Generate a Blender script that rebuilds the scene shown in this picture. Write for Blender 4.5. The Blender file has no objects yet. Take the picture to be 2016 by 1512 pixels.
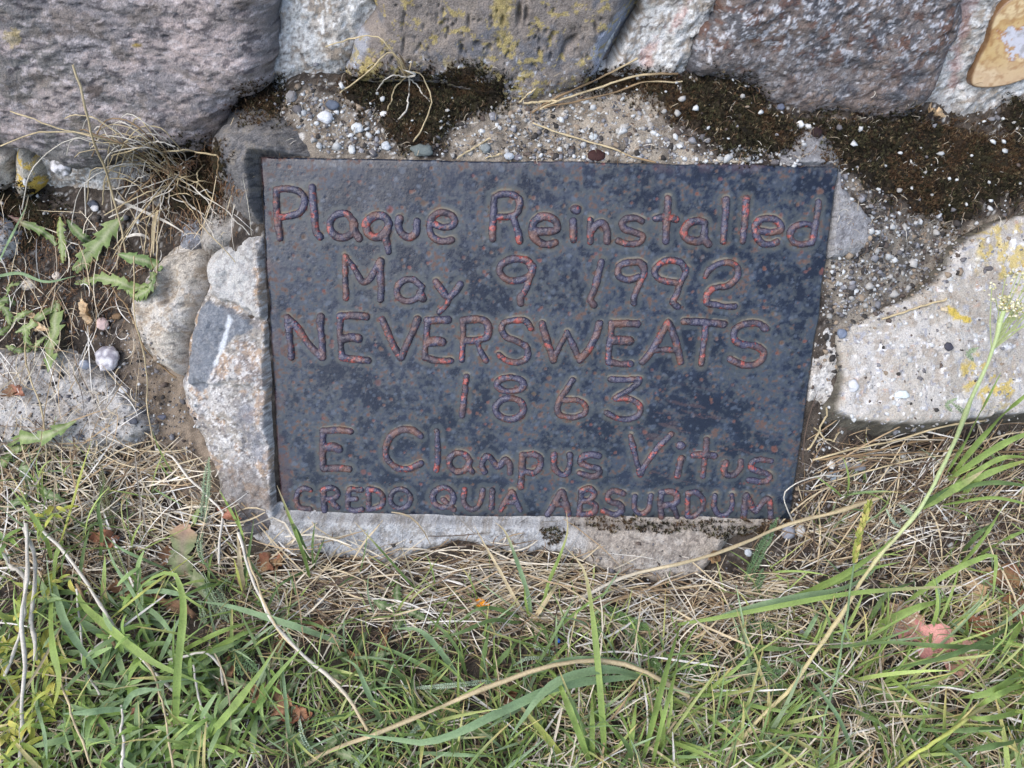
import bpy, math, random
import numpy as np

# ------------------------------------------------------------------ camera, world, sun, exposure
scene = bpy.context.scene
FPX = 1456.0                      # focal length in pixels of the 2016 px wide photograph
CZ = 0.866
PITCH = math.radians(60)
cam_data = bpy.data.cameras.new('camera')
cam = bpy.data.objects.new('camera', cam_data)
scene.collection.objects.link(cam)
cam.location = (0, 0, CZ)
cam.rotation_euler = (math.pi / 2 - PITCH, 0, 0)
cam_data.sensor_width = 36
cam_data.lens = 36 * FPX / 2016
cam_data.clip_start = 0.02
cam_data.clip_end = 200
scene.camera = cam

world = bpy.data.worlds.new('World')
scene.world = world
world.use_nodes = True
wn = world.node_tree
bg = wn.nodes['Background']
sky = wn.nodes.new('ShaderNodeTexSky')
sky.sky_type = 'NISHITA'
sky.sun_disc = False
SUN_EL, SUN_AZ = 56, -120          # azimuth clockwise from +y
sky.sun_elevation = math.radians(SUN_EL)
sky.sun_rotation = math.radians(SUN_AZ)
sky.air_density = 1.0
sky.dust_density = 2.2
sky.ozone_density = 0.6
wn.links.new(sky.outputs[0], bg.inputs[0])
bg.inputs[1].default_value = 0.115

sun_data = bpy.data.lights.new('sun', 'SUN')
sun = bpy.data.objects.new('sun', sun_data)
scene.collection.objects.link(sun)
sun_data.energy = 0.95
sun_data.angle = math.radians(65)
sun_data.color = (1.0, 0.985, 0.965)
sun.rotation_euler = (math.radians(90 - SUN_EL), 0, math.radians(180 - SUN_AZ))
sun.location = (0, 0, 5)

scene.view_settings.view_transform = 'Standard'
scene.view_settings.look = 'None'
scene.view_settings.gamma = 1
scene.view_settings.use_curve_mapping = False
scene.view_settings.exposure = 1.48

# ------------------------------------------------------------------ numeric helpers
rng = np.random.RandomState(7)
random.seed(7)
_T = [np.random.RandomState(100 + i).rand(256, 256).astype(np.float32) for i in range(16)]


def vn(x, y, s=0):
    """value noise 0..1"""
    x = np.asarray(x, np.float64) + s * 17.31
    y = np.asarray(y, np.float64) + s * 9.77
    xi = np.floor(x).astype(np.int64); yi = np.floor(y).astype(np.int64)
    fx = (x - xi).astype(np.float32); fy = (y - yi).astype(np.float32)
    fx = fx * fx * (3 - 2 * fx); fy = fy * fy * (3 - 2 * fy)
    T = _T[s % 16]
    x0 = xi & 255; x1 = (xi + 1) & 255; y0 = yi & 255; y1 = (yi + 1) & 255
    a = T[x0, y0]; b = T[x1, y0]; c = T[x0, y1]; d = T[x1, y1]
    return a + (b - a) * fx + (c - a) * fy + (a - b - c + d) * fx * fy


def fbm(x, y, f, o=4, s=0, g=0.5):
    """fractal noise centred on 0, about -1..1; f = base frequency per metre"""
    r = 0; amp = 1; tot = 0
    for i in range(o):
        ca, sa = math.cos(i * 1.1 + s), math.sin(i * 1.1 + s)
        r = r + amp * (vn((x * ca - y * sa) * f, (x * sa + y * ca) * f, s + i) * 2 - 1)
        tot += amp; amp *= g; f *= 2.03
    return r / tot * 1.6


def ridge(x, y, f, o=4, s=0):
    r = 0; amp = 1; tot = 0
    for i in range(o):
        r = r + amp * (1 - np.abs(vn(x * f, y * f, s + i) * 2 - 1) * 2)
        tot += amp; amp *= .5; f *= 2.1
    return r / tot


def ss(a, b, x):
    t = np.clip((x - a) / (b - a), 0, 1)
    return t * t * (3 - 2 * t)


def lin(r, g, b):
    f = lambda c: c / 255 / 12.92 if c <= 10.3 else ((c / 255 + .055) / 1.055) ** 2.4
    return np.array([f(r), f(g), f(b)])


def mix(a, b, m):
    m = np.clip(m, 0, 1)[..., None]
    return a * (1 - m) + b * m


def flat(c, like):
    return np.ones(like.shape + (3,)) * np.asarray(c)


# ------------------------------------------------------------------ the place: profile of ground, bank, ledge and wall
FW = np.array([0, math.cos(PITCH), -math.sin(PITCH)])
UP = np.array([0, math.sin(PITCH), math.cos(PITCH)])
CP = np.array([0, 0, CZ])


def ray(px, py):
    px = np.asarray(px, float); py = np.asarray(py, float)
    a = (px - 1008) / FPX; b = (756 - py) / FPX
    return np.stack([a, FW[1] + b * UP[1], FW[2] + b * UP[2]], -1)


def proj(P):
    d = P - CP
    z = d @ FW
    return 1008 + d[..., 0] / z * FPX, 756 - (d @ UP) / z * FPX, z


WT = math.tan(math.radians(75))
WY0, WZ0 = 0.695, CZ - 0.532      # a point of the wall's face
XB = [-3, -.65, -.56, -.42, -.34, -.29, -.24, .0, .10, .24, .29, .42, .60, 3]
ZB = [.20, .20, .205, .225, .26, .30, .335, .335, .335, .335, .32, .305, .30, .30]


def prof(x, y):
    zb = np.interp(x, XB, ZB)
    yb = WY0 + (zb - WZ0) / WT
    # centre: steep under the plaque and then the ledge; elsewhere one even bank
    s1 = np.interp(y, [-50, -.1, .255, .30], [-.02, -.004, 0, .022])
    steep = .022 + (y - .30) * 1.0
    ledge = zb + (y - yb) * .21
    hc = np.minimum(steep, ledge)
    hc = np.where(y < .30, s1, hc)
    t = (y - .255) / (yb - .255)
    hs = np.where(t < 0, s1, zb * (t * .85 + .15 * t * t))
    w = ss(-.355, -.29, x) * (1 - ss(.36, .50, x))
    h = hs * (1 - w) + hc * w
    return np.where(y > yb, zb + (y - yb) * .1, h), yb


def H(x, y):
    x = np.asarray(x, float); y = np.asarray(y, float)
    h, yb = prof(x, y)
    return h + fbm(x, y, 9, 3, 3) * .006


def surf(x, y):
    """ground up to the wall, then the wall's face"""
    h, yb = prof(x, y)
    return np.where(y > yb, h + (y - yb) * (WT - .1), h)


def hit0(px, py):
    d = ray(px, py)
    lo = np.full(d.shape[:-1], .4); hi = lo.copy(); found = np.zeros(lo.shape, bool)
    for k in range(160):
        lam = .4 + k * .012
        P = CP + d * lam
        below = (P[..., 2] < surf(P[..., 0], P[..., 1])) & ~found
        hi = np.where(below, lam, hi); lo = np.where(below, lam - .012, lo); found |= below
    hi = np.where(found, hi, 2.3); lo = np.where(found, lo, 2.29)
    for k in range(12):
        m = (lo + hi) / 2
        P = CP + d * m[..., None]
        b = P[..., 2] < surf(P[..., 0], P[..., 1])
        hi = np.where(b, m, hi); lo = np.where(b, lo, m)
    return CP + d * ((lo + hi) / 2)[..., None]


# depth buffer of the surfaces, used to stand small things on them
DS = 4; DX0, DX1, DY0, DY1 = -700, 2700, -240, 2000
gx, gy = np.meshgrid(np.arange(DX0, DX1, DS) + DS / 2, np.arange(DY0, DY1, DS) + DS / 2)
DEP = (hit0(gx, gy) - CP) @ FW


def splat(P):
    global DEP
    P = P.reshape(-1, 3)
    u, v, z = proj(P)
    i = ((u - DX0) / DS).astype(int); j = ((v - DY0) / DS).astype(int)
    ok = (i >= 0) & (i < DEP.shape[1]) & (j >= 0) & (j < DEP.shape[0]) & (z > .1)
    np.minimum.at(DEP, (j[ok], i[ok]), z[ok])


def on(px, py, h=0.0):
    """the point of the place seen at a pixel of the photograph, lifted h towards the viewer"""
    px = np.asarray(px, float); py = np.asarray(py, float)
    i = np.clip(((px - DX0) / DS).astype(int), 0, DEP.shape[1] - 1)
    j = np.clip(((py - DY0) / DS).astype(int), 0, DEP.shape[0] - 1)
    d = ray(px, py)
    P = CP + d * DEP[j, i][..., None]
    return P - d * np.asarray(h)[..., None]


def normal_at(px, py):
    a = on(px + 8, py) - on(px - 8, py)
    b = on(px, py - 8) - on(px, py + 8)
    n = np.cross(a, b)
    return n / (np.linalg.norm(n, axis=-1, keepdims=True) + 1e-9)


# the plate of the plaque lies on its own plane; stones keep clear of it
vdir = ray(843, 6110); vdir = -vdir / np.linalg.norm(vdir)          # up along the plate
hdir = np.array([1, 0, 0]) - .0129 * UP; hdir -= hdir @ vdir * vdir; hdir /= np.linalg.norm(hdir)
pn = np.cross(hdir, vdir)
PC = CP + ray(1068, 680) * .82
PP = (PC, hdir, vdir, pn)


def clear_plate(pos, gap=.0035):
    a = (pos - PC) @ hdir; b = (pos - PC) @ vdir; n = (pos - PC) @ pn
    # the plate's four edges on its own plane
    rx = (PX0 + (PX1 - PX0) * (b - PB0) / (PB1 - PB0)); ry = (PX2 + (PX3 - PX2) * (b - PB0) / (PB1 - PB0))
    top = PT0 + (PT1 - PT0) * (a - PX1) / (PX3 - PX1)
    inn = np.minimum(np.minimum(a - rx, ry - a), np.minimum(b - PB0 + .0005, top - b))
    # within the plate's outline it stays under the plate, beside it it rises again over about a centimetre
    lim = np.where(inn > -.0012, -gap, -gap + np.clip(-inn - .0012, 0, 1) * 3.2)
    over = np.maximum(n - lim, 0) * ss(-.016, -.008, inn)
    return pos - over[..., None] * pn


def _pp(px, py):
    d = ray(px, py); lam = ((PC - CP) @ pn) / (d @ pn); P = CP + d * lam - PC
    return P @ hdir, P @ vdir


PX1, PT0 = _pp(513., 309.); PX3, PT1 = _pp(1653., 327.); PX2, PB0 = _pp(1556., 1023.); PX0, _b = _pp(552., 1013.)
PB0 = (PB0 + _b) / 2; PB1 = (PT0 + PT1) / 2

# ------------------------------------------------------------------ materials
def material(name, rough=.8, bump=.3, bscale=400, vary=.25, vscale=700, spec=.3, trans=0, coat=0, rough_attr=False, detail=4, distort=0.0):
    m = bpy.data.materials.new(name); m.use_nodes = True
    nt = m.node_tree; N = nt.nodes; L = nt.links
    b = N['Principled BSDF']
    at = N.new('ShaderNodeAttribute'); at.attribute_name = 'col'
    tc = N.new('ShaderNodeTexCoord')
    nz = N.new('ShaderNodeTexNoise'); nz.inputs['Scale'].default_value = vscale; nz.inputs['Detail'].default_value = detail
    nz.inputs['Roughness'].default_value = .65; nz.inputs['Distortion'].default_value = distort
    L.new(tc.outputs['Object'], nz.inputs['Vector'])
    mr = N.new('ShaderNodeMapRange')
    mr.inputs[1].default_value = .3; mr.inputs[2].default_value = .7
    mr.inputs[3].default_value = 1 - vary; mr.inputs[4].default_value = 1 + vary
    L.new(nz.outputs['Fac'], mr.inputs[0])
    mu = N.new('ShaderNodeVectorMath'); mu.operation = 'SCALE'
    L.new(at.outputs['Color'], mu.inputs[0]); L.new(mr.outputs[0], mu.inputs['Scale'])
    L.new(mu.outputs[0], b.inputs['Base Color'])
    b.inputs['Specular IOR Level'].default_value = spec
    if rough_attr:
        L.new(at.outputs['Alpha'], b.inputs['Roughness'])
    else:
        b.inputs['Roughness'].default_value = rough
    if coat:
        b.inputs['Coat Weight'].default_value = coat
        b.inputs['Coat Roughness'].default_value = .12
    nb = N.new('ShaderNodeTexNoise'); nb.inputs['Scale'].default_value = bscale; nb.inputs['Detail'].default_value = 5
    nb.inputs['Roughness'].default_value = .6
    L.new(tc.outputs['Object'], nb.inputs['Vector'])
    bp = N.new('ShaderNodeBump'); bp.inputs['Strength'].default_value = bump; bp.inputs['Distance'].default_value = .002
    L.new(nb.outputs['Fac'], bp.inputs['Height']); L.new(bp.outputs[0], b.inputs['Normal'])
    if trans:
        tr = N.new('ShaderNodeBsdfTranslucent'); L.new(mu.outputs[0], tr.inputs[0])
        ms = N.new('ShaderNodeMixShader'); ms.inputs[0].default_value = trans
        out = N['Material Output']
        L.new(b.outputs[0], ms.inputs[1]); L.new(tr.outputs[0], ms.inputs[2]); L.new(ms.outputs[0], out.inputs[0])
    return m


M_soil = material('soil', .95, .9, 500, .45, 900, .1)
M_rock = material('weathered_rock', .88, 1.0, 500, .34, 800, .2)
M_mortar = material('lichened_mortar', .95, 1.0, 450, .30, 700, .12)
M_plate = material('painted_rusty_steel', .3, .14, 350, .12, 500, .5, rough_attr=True)
M_bead = material('weld_bead_steel', .3, .6, 500, .25, 600, .55, rough_attr=True)
M_leaf = material('leaf', .55, .15, 900, .18, 500, .35, trans=.28)
M_straw = material('dry_straw', .65, .2, 900, .18, 400, .3, trans=.12)
M_moss = material('moss', .95, .6, 900, .4, 600, .08)
M_stone = material('pebble', .85, .4, 900, .2, 900, .25)
M_agate = material('polished_fossil_wood', .38, .06, 300, .05, 600, .45, coat=.15)
M_dead = material('dead_leaf', .75, .4, 500, .25, 500, .25, trans=.1)
M_bead_plastic = material('blue_plastic', .3, .02, 300, .03, 500, .5)

# ------------------------------------------------------------------ object helpers
COL = scene.collection


def make_mesh(name, V, F, C, mat, rough=None, smooth=True):
    """V (n,3); F (m,4) or (m,3); C (n,3)"""
    V = np.asarray(V, np.float32); F = np.asarray(F, np.int32); C = np.asarray(C, np.float32)
    k = F.shape[1]
    me = bpy.data.meshes.new(name)
    me.vertices.add(len(V)); me.vertices.foreach_set('co', V.ravel())
    me.loops.add(F.size); me.loops.foreach_set('vertex_index', F.ravel())
    me.polygons.add(len(F)); me.polygons.foreach_set('loop_start', np.arange(0, F.size, k, dtype=np.int32))
    if smooth:
        me.polygons.foreach_set('use_smooth', np.ones(len(F), bool))
    me.update(calc_edges=True)
    ca = me.attributes.new('col', 'FLOAT_COLOR', 'POINT')
    A = np.ones((len(V), 4), np.float32); A[:, :3] = np.clip(C, 0, 1)
    if rough is not None:
        A[:, 3] = rough
    ca.data.foreach_set('color', A.ravel())
    me.materials.append(mat)
    return me


def link(name, me, parent=None, base=None, label=None, cat=None, group=None, kind=None):
    o = bpy.data.objects.new(name, me)
    COL.objects.link(o)
    if parent is not None:
        o.parent = parent
    tag(o, label, cat, group, kind)
    return o


def tag(o, label=None, cat=None, group=None, kind=None):
    if label: o['label'] = label
    if cat: o['category'] = cat
    if group: o['group'] = group
    if kind: o['kind'] = kind
    return o


def empty(name, loc, label, cat, group=None):
    o = bpy.data.objects.new(name, None)
    o.empty_display_size = .02
    COL.objects.link(o)
    o.location = [float(v) for v in loc]
    return tag(o, label, cat, group)


def grid_faces(ny, nx, keep=None):
    idx = np.arange(ny * nx).reshape(ny, nx)
    F = np.stack([idx[:-1, :-1], idx[:-1, 1:], idx[1:, 1:], idx[1:, :-1]], -1)
    if keep is not None:
        k = keep[:-1, :-1] | keep[:-1, 1:] | keep[1:, 1:] | keep[1:, :-1]
        return F[k]
    return F.reshape(-1, 4)


def compact(V, F, C, R=None):
    used = np.zeros(len(V), bool); used[F.ravel()] = True
    new = np.cumsum(used) - 1
    return V[used], new[F], C[used], (None if R is None else R[used])


def sdist(X, Y, poly):
    """signed distance to a closed polygon, positive inside"""
    d2 = np.full(X.shape, 1e9); ins = np.zeros(X.shape, bool)
    n = len(poly)
    for i in range(n):
        x0, y0 = poly[i]; x1, y1 = poly[(i + 1) % n]
        dx, dy = x1 - x0, y1 - y0
        L = dx * dx + dy * dy + 1e-12
        t = np.clip(((X - x0) * dx + (Y - y0) * dy) / L, 0, 1)
        d2 = np.minimum(d2, (X - x0 - t * dx) ** 2 + (Y - y0 - t * dy) ** 2)
        if y0 != y1:
            c = ((y0 > Y) != (y1 > Y)) & (X < (x1 - x0) * (Y - y0) / (y1 - y0) + x0)
            ins ^= c
    d = np.sqrt(d2)
    return np.where(ins, d, -d)


def smooth_poly(P, n=4, closed=True):
    P = np.asarray(P, float); m = len(P); out = []
    rngk = range(m) if closed else range(m - 1)
    for i in rngk:
        if closed:
            p0, p1, p2, p3 = P[(i - 1) % m], P[i], P[(i + 1) % m], P[(i + 2) % m]
        else:
            p1, p2 = P[i], P[i + 1]
            p0 = P[i - 1] if i else 2 * p1 - p2
            p3 = P[i + 2] if i + 2 < m else 2 * p2 - p1
        for k in range(n):
            t = k / n
            out.append(.5 * ((2 * p1) + (-p0 + p2) * t + (2 * p0 - 5 * p1 + 4 * p2 - p3) * t * t + (-p0 + 3 * p1 - 3 * p2 + p3) * t ** 3))
    if not closed:
        out.append(P[-1])
    return np.array(out)


def pplane(px, py, tilt, roll=0, off=0):
    d = ray(float(px), float(py)); lam = ((PC - CP) @ pn) / (d @ pn)
    pl = plane_from(tilt, roll, CP + d * lam)
    return (pl[0] + pl[3] * off,) + pl[1:]


def plane_from(tilt, roll=0, through=None):
    """tilt: degrees the face leans up from horizontal; roll turns it about the vertical"""
    t = math.radians(tilt); r = math.radians(roll)
    U = np.array([1., 0, 0]); V = np.array([0, math.cos(t), math.sin(t)])
    R = np.array([[math.cos(r), -math.sin(r), 0], [math.sin(r), math.cos(r), 0], [0, 0, 1]])
    U = R @ U; V = R @ V
    return np.asarray(through, float), U, V, np.cross(U, V)


def onto(pl, px, py):
    O, U, V, N = pl
    d = ray(px, py)
    lam = ((O - CP) @ N) / (d @ N)
    P = CP + d * lam[..., None] - O
    return P @ U, P @ V


def stone(name, poly, pl, thick, colf, parent=None, res=.0016, edge=.012, wob=.003, wf=60, amp=.002, af=45, streak=None,
          extra=None, mat=None, wall=1.2, drop=.03, label=None, ao=5, oct_=5, cat=None, group=None, kind=None, dom=0.0, do_splat=True, world=None, gap=.008, frac=0.0):
    """a real stone: outline on its own plane, rounded shoulders, sides going down behind, relief and colour"""
    O, U, V, N = pl
    if world is None:
        P = smooth_poly(poly)
        a, b = onto(pl, P[:, 0], P[:, 1])
    else:
        P = smooth_poly(world); a, b = P[:, 0], P[:, 1]
    q = np.stack([a, b], 1)
    lo = q.min(0) - drop * .8; hi = q.max(0) + drop * .8
    A, B = np.meshgrid(np.arange(lo[0], hi[0], res), np.arange(lo[1], hi[1], res))
    sd = sdist(A, B, q)
    sd = sd + fbm(A, B, wf, 3, 2) * wob
    t = np.clip(sd / edge, 0, 1)
    h = thick * np.sqrt(1 - (1 - t) ** 2)
    if dom:
        h = h + dom * ss(0, max(.02, sd.max()), sd)
    if streak:
        an, st = math.radians(streak[0]), streak[1]
        X = (A * math.cos(an) + B * math.sin(an)) / st; Y = (-A * math.sin(an) + B * math.cos(an))
    else:
        X, Y = A, B
    Xw = X + fbm(A, B, 12, 2, 6) * .01; Yw = Y + fbm(A, B, 12, 2, 8) * .01
    rel = fbm(Xw, Yw, af, oct_, 5, .66) * amp * 1.1 + fbm(A, B, 10, 2, 9) * amp * 1.3
    h = h + rel * ss(-.004, .006, sd)
    pos = A[..., None] * U + B[..., None] * V + O
    ppx, ppy, _ = proj(pos)
    if frac:
        q1 = np.abs(fbm(A, B, 22, 2, 11)) + .35 * np.abs(fbm(A, B, 60, 2, 12))
        h = h - frac * ss(.28, .0, q1) * ss(0, .006, sd) + frac * 1.2 * (np.round(fbm(A + B * .4, B, 16, 2, 13) * 3) / 3) * ss(0, .01, sd)
    if extra:
        h = h + extra(A, B, sd, ppx, ppy)
    h = np.where(sd < 0, h + sd * wall, h)
    push = np.where(sd < 0, 0, 0)
    pos = clear_plate(pos + h[..., None] * N, gap)
    keep = sd > -drop
    Cc = colf(X, Y, A, B, sd, h, ppx, ppy)
    F = grid_faces(*A.shape, keep)
    if do_splat:
        splat(pos[keep])
    base = np.array(parent.location) if parent is not None else np.zeros(3)
    V_, F_, C_, _ = compact(pos.reshape(-1, 3) - base, F, Cc.reshape(-1, 3))
    me = make_mesh(name, V_, F_, C_, mat or M_rock)
    return link(name, me, parent, label=label, cat=cat, group=group, kind=kind)


def pmask(ppx, ppy, poly, soft=6, seed=1, rough=10, f=.05):
    """soft mask of an area outlined by pixels, with an uneven edge"""
    sd = sdist(ppx, ppy, smooth_poly(poly, 3))
    n = fbm(ppx, ppy, f, 4, seed, .6)
    return ss(-soft, soft, sd + n * rough)


# ------------------------------------------------------------------ colours of stone, used by every piece
def fbc(x, y, f, o=4, s=0, g=.66):
    return fbm(x, y, f * 2.1, o + 1, s, g) * 1.15


def speck(X, Y, f, s, th=.8):
    return ss(th, th + .08, vn(X * f, Y * f, s))


def col_boulder(X, Y, A, B, sd, h, px, py):
    c = flat(lin(138, 130, 127), X)
    c = mix(c, lin(160, 148, 145), ss(-.25, .35, fbc(X, Y, 30, 4, 1, .72)))
    c = mix(c, lin(112, 110, 112), ss(-.1, .45, fbc(X, Y, 12, 5, 2, .75)) * .8)
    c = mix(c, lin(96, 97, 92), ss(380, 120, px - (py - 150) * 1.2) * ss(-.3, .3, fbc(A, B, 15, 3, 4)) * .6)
    c = mix(c, lin(176, 168, 168), ss(.25, .6, fbc(X, Y, 90, 4, 3)) * .8)
    c = mix(c, lin(70, 66, 70), ss(.25, .6, fbc(X, Y, 110, 4, 7)) * .75)
    c = mix(c, lin(116, 104, 92), ss(.3, .6, fbc(A, B, 20, 3, 11)) * .35)
    c = mix(c, lin(176, 158, 100), pmask(px, py, [(42, 36), (74, 34), (78, 52), (50, 56)], 3, 4, 14, .08) * .45)
    c = mix(c, lin(165, 140, 70), pmask(px, py, [(288, 56), (308, 54), (306, 64), (290, 64)], 2, 5, 5) * .9)
    c = mix(c, lin(75, 64, 58), pmask(px, py, [(200, 135), (228, 140), (225, 155), (202, 150)], 3, 6, 8) * .7)
    return c


def col_pitted(X, Y, A, B, sd, h, px, py):
    c = flat(lin(128, 120, 114), X)
    c = mix(c, lin(100, 100, 104), ss(-.1, .4, fbc(A, B, 12, 3, 1)))
    c = mix(c, lin(138, 128, 118), ss(.1, .5, fbc(A, B, 25, 4, 2)) * .7)
    c = mix(c, lin(86, 80, 76), ss(.2, .6, fbc(A, B, 70, 4, 3)) * .6)
    c = mix(c, lin(172, 176, 184), speck(A, B, 300, 5, .82) * ss(60, 110, py) * .75)
    c = mix(c, lin(160, 168, 185), pmask(px, py, [(1175, 50), (1215, 10), (1240, 0), (1225, 60), (1195, 110), (1165, 130)], 8, 3, 12) * .7)
    c = mix(c, lin(165, 170, 180), pmask(px, py, [(690, 60), (730, 50), (725, 90), (700, 120)], 6, 3, 10) * .6)
    y = lin(152, 136, 78)
    y = mix(flat(y, X), lin(184, 166, 100), ss(-.2, .4, fbc(A, B, 120, 2, 9)))
    ym = pmask(px, py, [(975, -40), (1005, -40), (1000, 30), (1010, 60), (985, 75), (975, 30)], 5, 7, 16, .11) * .8
    ym = np.maximum(ym, ss(.22, .36, fbc(A, B, 75, 4, 12, .6)) * pmask(px, py, [(960, 80), (1010, 40), (1030, 100), (1100, 150), (1150, 160), (1060, 195), (940, 170)], 20, 3, 20) * .9)
    ym = np.maximum(ym, ss(.28, .42, fbc(A, B, 70, 4, 13, .6)) * pmask(px, py, [(700, 90), (860, 100), (940, 150), (720, 150)], 25, 4, 20) * .8)
    ym = np.maximum(ym, pmask(px, py, [(722, 90), (738, 85), (745, 110), (730, 140), (715, 140)], 3, 8, 12, .09) * .9)
    ym = np.maximum(ym, ss(.5, .6, fbc(A, B, 60, 3, 14)) * .8)
    return mix(c, y, ym * .8)


def col_brownstone(X, Y, A, B, sd, h, px, py):
    c = flat(lin(116, 110, 108), X)
    c = mix(c, lin(88, 88, 92), ss(-.1, .4, fbc(A, B, 10, 3, 1)))
    c = mix(c, lin(124, 108, 98), ss(.0, .4, fbc(A, B, 22, 4, 2)) * .6)
    c = mix(c, lin(98, 70, 58), ss(.25, .5, fbc(A, B, 45, 4, 3)) * ss(200, 60, py) * .7)
    c = mix(c, lin(176, 178, 184), ss(.28, .5, fbc(A, B, 110, 4, 4)) * (.35 + .5 * ss(150, 40, py)))
    c = mix(c, lin(62, 58, 60), ss(.25, .55, fbc(A, B, 130, 4, 6)) * .7)
    c = mix(c, lin(205, 205, 208), speck(A, B, 160, 7, .88) * ss(-.2, .3, fbc(A, B, 14, 2, 6)) * .8)
    return c


def col_mortar(X, Y, A, B, sd, h, px, py):
    c = flat(lin(170, 165, 158), X)
    c = mix(c, lin(192, 191, 188), ss(-.2, .4, fbc(A, B, 18, 4, 1)))
    c = mix(c, lin(150, 136, 120), ss(.1, .5, fbc(A, B, 30, 4, 2)) * .8)
    c = mix(c, lin(120, 116, 112), ss(.25, .5, fbc(A, B, 150, 3, 3)) * .8)
    c = mix(c, lin(218, 218, 216), ss(.15, .4, fbc(A, B, 130, 4, 4)) * .8)
    c = mix(c, lin(70, 66, 64), speck(A, B, 420, 6, .84) * .8)
    c = mix(c, lin(190, 122, 108), pmask(px, py, [(1250, 120), (1300, 60), (1340, 20), (1350, -60), (1370, -60), (1355, 20), (1310, 75), (1260, 130)], 6, 4, 14) * .3)
    c = mix(c, lin(180, 120, 112), pmask(px, py, [(1905, -40), (1930, -40), (1915, 30), (1895, 100), (1880, 170), (1865, 150), (1885, 60)], 8, 6, 16) * .35)
    c = mix(c, lin(126, 122, 118), ss(150, 200, py) * ss(1350, 1500, px) * ss(-.3, .3, fbc(A, B, 60, 3, 8)) * .5)
    return c


def col_slab(X, Y, A, B, sd, h, px, py):
    c = flat(lin(164, 158, 149), X)
    c = mix(c, lin(178, 174, 169), ss(-.2, .3, fbc(A, B, 14, 4, 1)))
    c = mix(c, lin(152, 143, 132), ss(.1, .5, fbc(A, B, 40, 4, 2)) * .8)
    c = mix(c, lin(222, 222, 224), speck(A, B, 210, 3, .82) * .8)
    c = mix(c, lin(150, 152, 160), speck(A, B, 260, 4, .8) * .8)
    c = mix(c, lin(110, 106, 112), speck(A, B, 220, 8, .9) * .9)
    c = mix(c, lin(176, 146, 128), speck(A, B, 150, 9, .88) * .6)
    y = lin(186, 164, 84)
    ym = pmask(px, py, [(1852, 603), (1870, 612), (1900, 628), (1898, 636), (1872, 628)], 2, 5, 5, .08)
    ym = np.maximum(ym, ss(.05, .3, fbc(A, B, 60, 4, 12, .6)) * pmask(px, py, [(1880, 720), (1940, 700), (2000, 750), (1960, 800), (1900, 790)], 12, 4, 15) * .8)
    ym = np.maximum(ym, ss(.0, .3, fbc(A, B, 40, 4, 13, .6)) * pmask(px, py, [(1930, 460), (2060, 440), (2060, 560), (1940, 540)], 15, 4, 20) * .7)
    c = mix(c, y, ym)
    c = mix(c, mix(flat(lin(74, 70, 62), X), lin(100, 96, 86), ss(-.2, .4, fbc(A, B, 60, 4, 2))), ss(.001, -.002, sd) * .95)  # side faces darker: weathered tone, with their shade put into the colour
    return c


def col_pale(cb, c2, c3, dark=lin(90, 86, 84), yellow=0.0):
    def f(X, Y, A, B, sd, h, px, py):
        c = flat(cb, X)
        c = mix(c, c2, ss(-.2, .35, fbc(A, B, 22, 4, 1)))
        c = mix(c, c3, ss(.05, .45, fbc(A, B, 45, 4, 2)) * .8)
        c = mix(c, dark, ss(.3, .55, fbc(A, B, 130, 4, 3)) * .7)
        c = mix(c, np.minimum(cb * 1.5, .85), ss(.25, .5, fbc(A, B, 170, 3, 4)) * .7)
        if yellow:
            c = mix(c, lin(196, 164, 60), ss(.2, .35, fbc(A, B, 55, 4, 12, .6) - .2 + yellow) * .85)
        return c
    return f


def col_leftrock(X, Y, A, B, sd, h, px, py):
    c = flat(lin(148, 142, 134), X)
    c = mix(c, lin(166, 163, 160), ss(-.2, .3, fbc(A, B, 18, 4, 1)))
    c = mix(c, lin(160, 132, 104), ss(.05, .4, fbc(A, B, 26, 4, 2)) * .65)
    c = mix(c, lin(120, 118, 120), ss(.1, .45, fbc(A, B, 50, 4, 3)) * .6)
    c = mix(c, lin(214, 212, 210), ss(.25, .5, fbc(A, B, 150, 3, 4)) * .6)
    c = mix(c, lin(84, 80, 80), ss(.35, .6, fbc(A, B, 140, 4, 7)) * .7)
    c = mix(c, mix(flat(lin(174, 173, 170), X), lin(146, 144, 142), ss(.1, .4, fbc(A, B, 90, 4, 5))), pmask(px, py, [(430, 490), (480, 462), (525, 455), (532, 610), (495, 590), (450, 570), (435, 530)], 5, 3, 8) * .85)
    c = mix(c, mix(flat(lin(100, 106, 114), X), lin(122, 126, 132), ss(-.1, .4, fbc(A, B, 200, 3, 5))),
            pmask(px, py, [(428, 596), (447, 588), (493, 606), (530, 630), (530, 641), (500, 650), (483, 668), (460, 695), (450, 738), (423, 757), (403, 744), (400, 704), (410, 644)], 2, 3, 5, .06) * .92)
    c = mix(c, lin(196, 200, 204), pmask(px, py, [(480, 615), (488, 618), (482, 660), (465, 700), (458, 700), (472, 655)], 2, 6, 4) * .8)
    c = mix(c, lin(110, 112, 120), pmask(px, py, [(500, 800), (530, 790), (545, 900), (520, 870)], 8, 8, 14) * .6)
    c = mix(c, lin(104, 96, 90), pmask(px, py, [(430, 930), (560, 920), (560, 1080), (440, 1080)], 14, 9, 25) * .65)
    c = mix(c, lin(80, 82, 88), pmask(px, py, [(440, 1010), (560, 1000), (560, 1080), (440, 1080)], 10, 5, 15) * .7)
    return c


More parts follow.
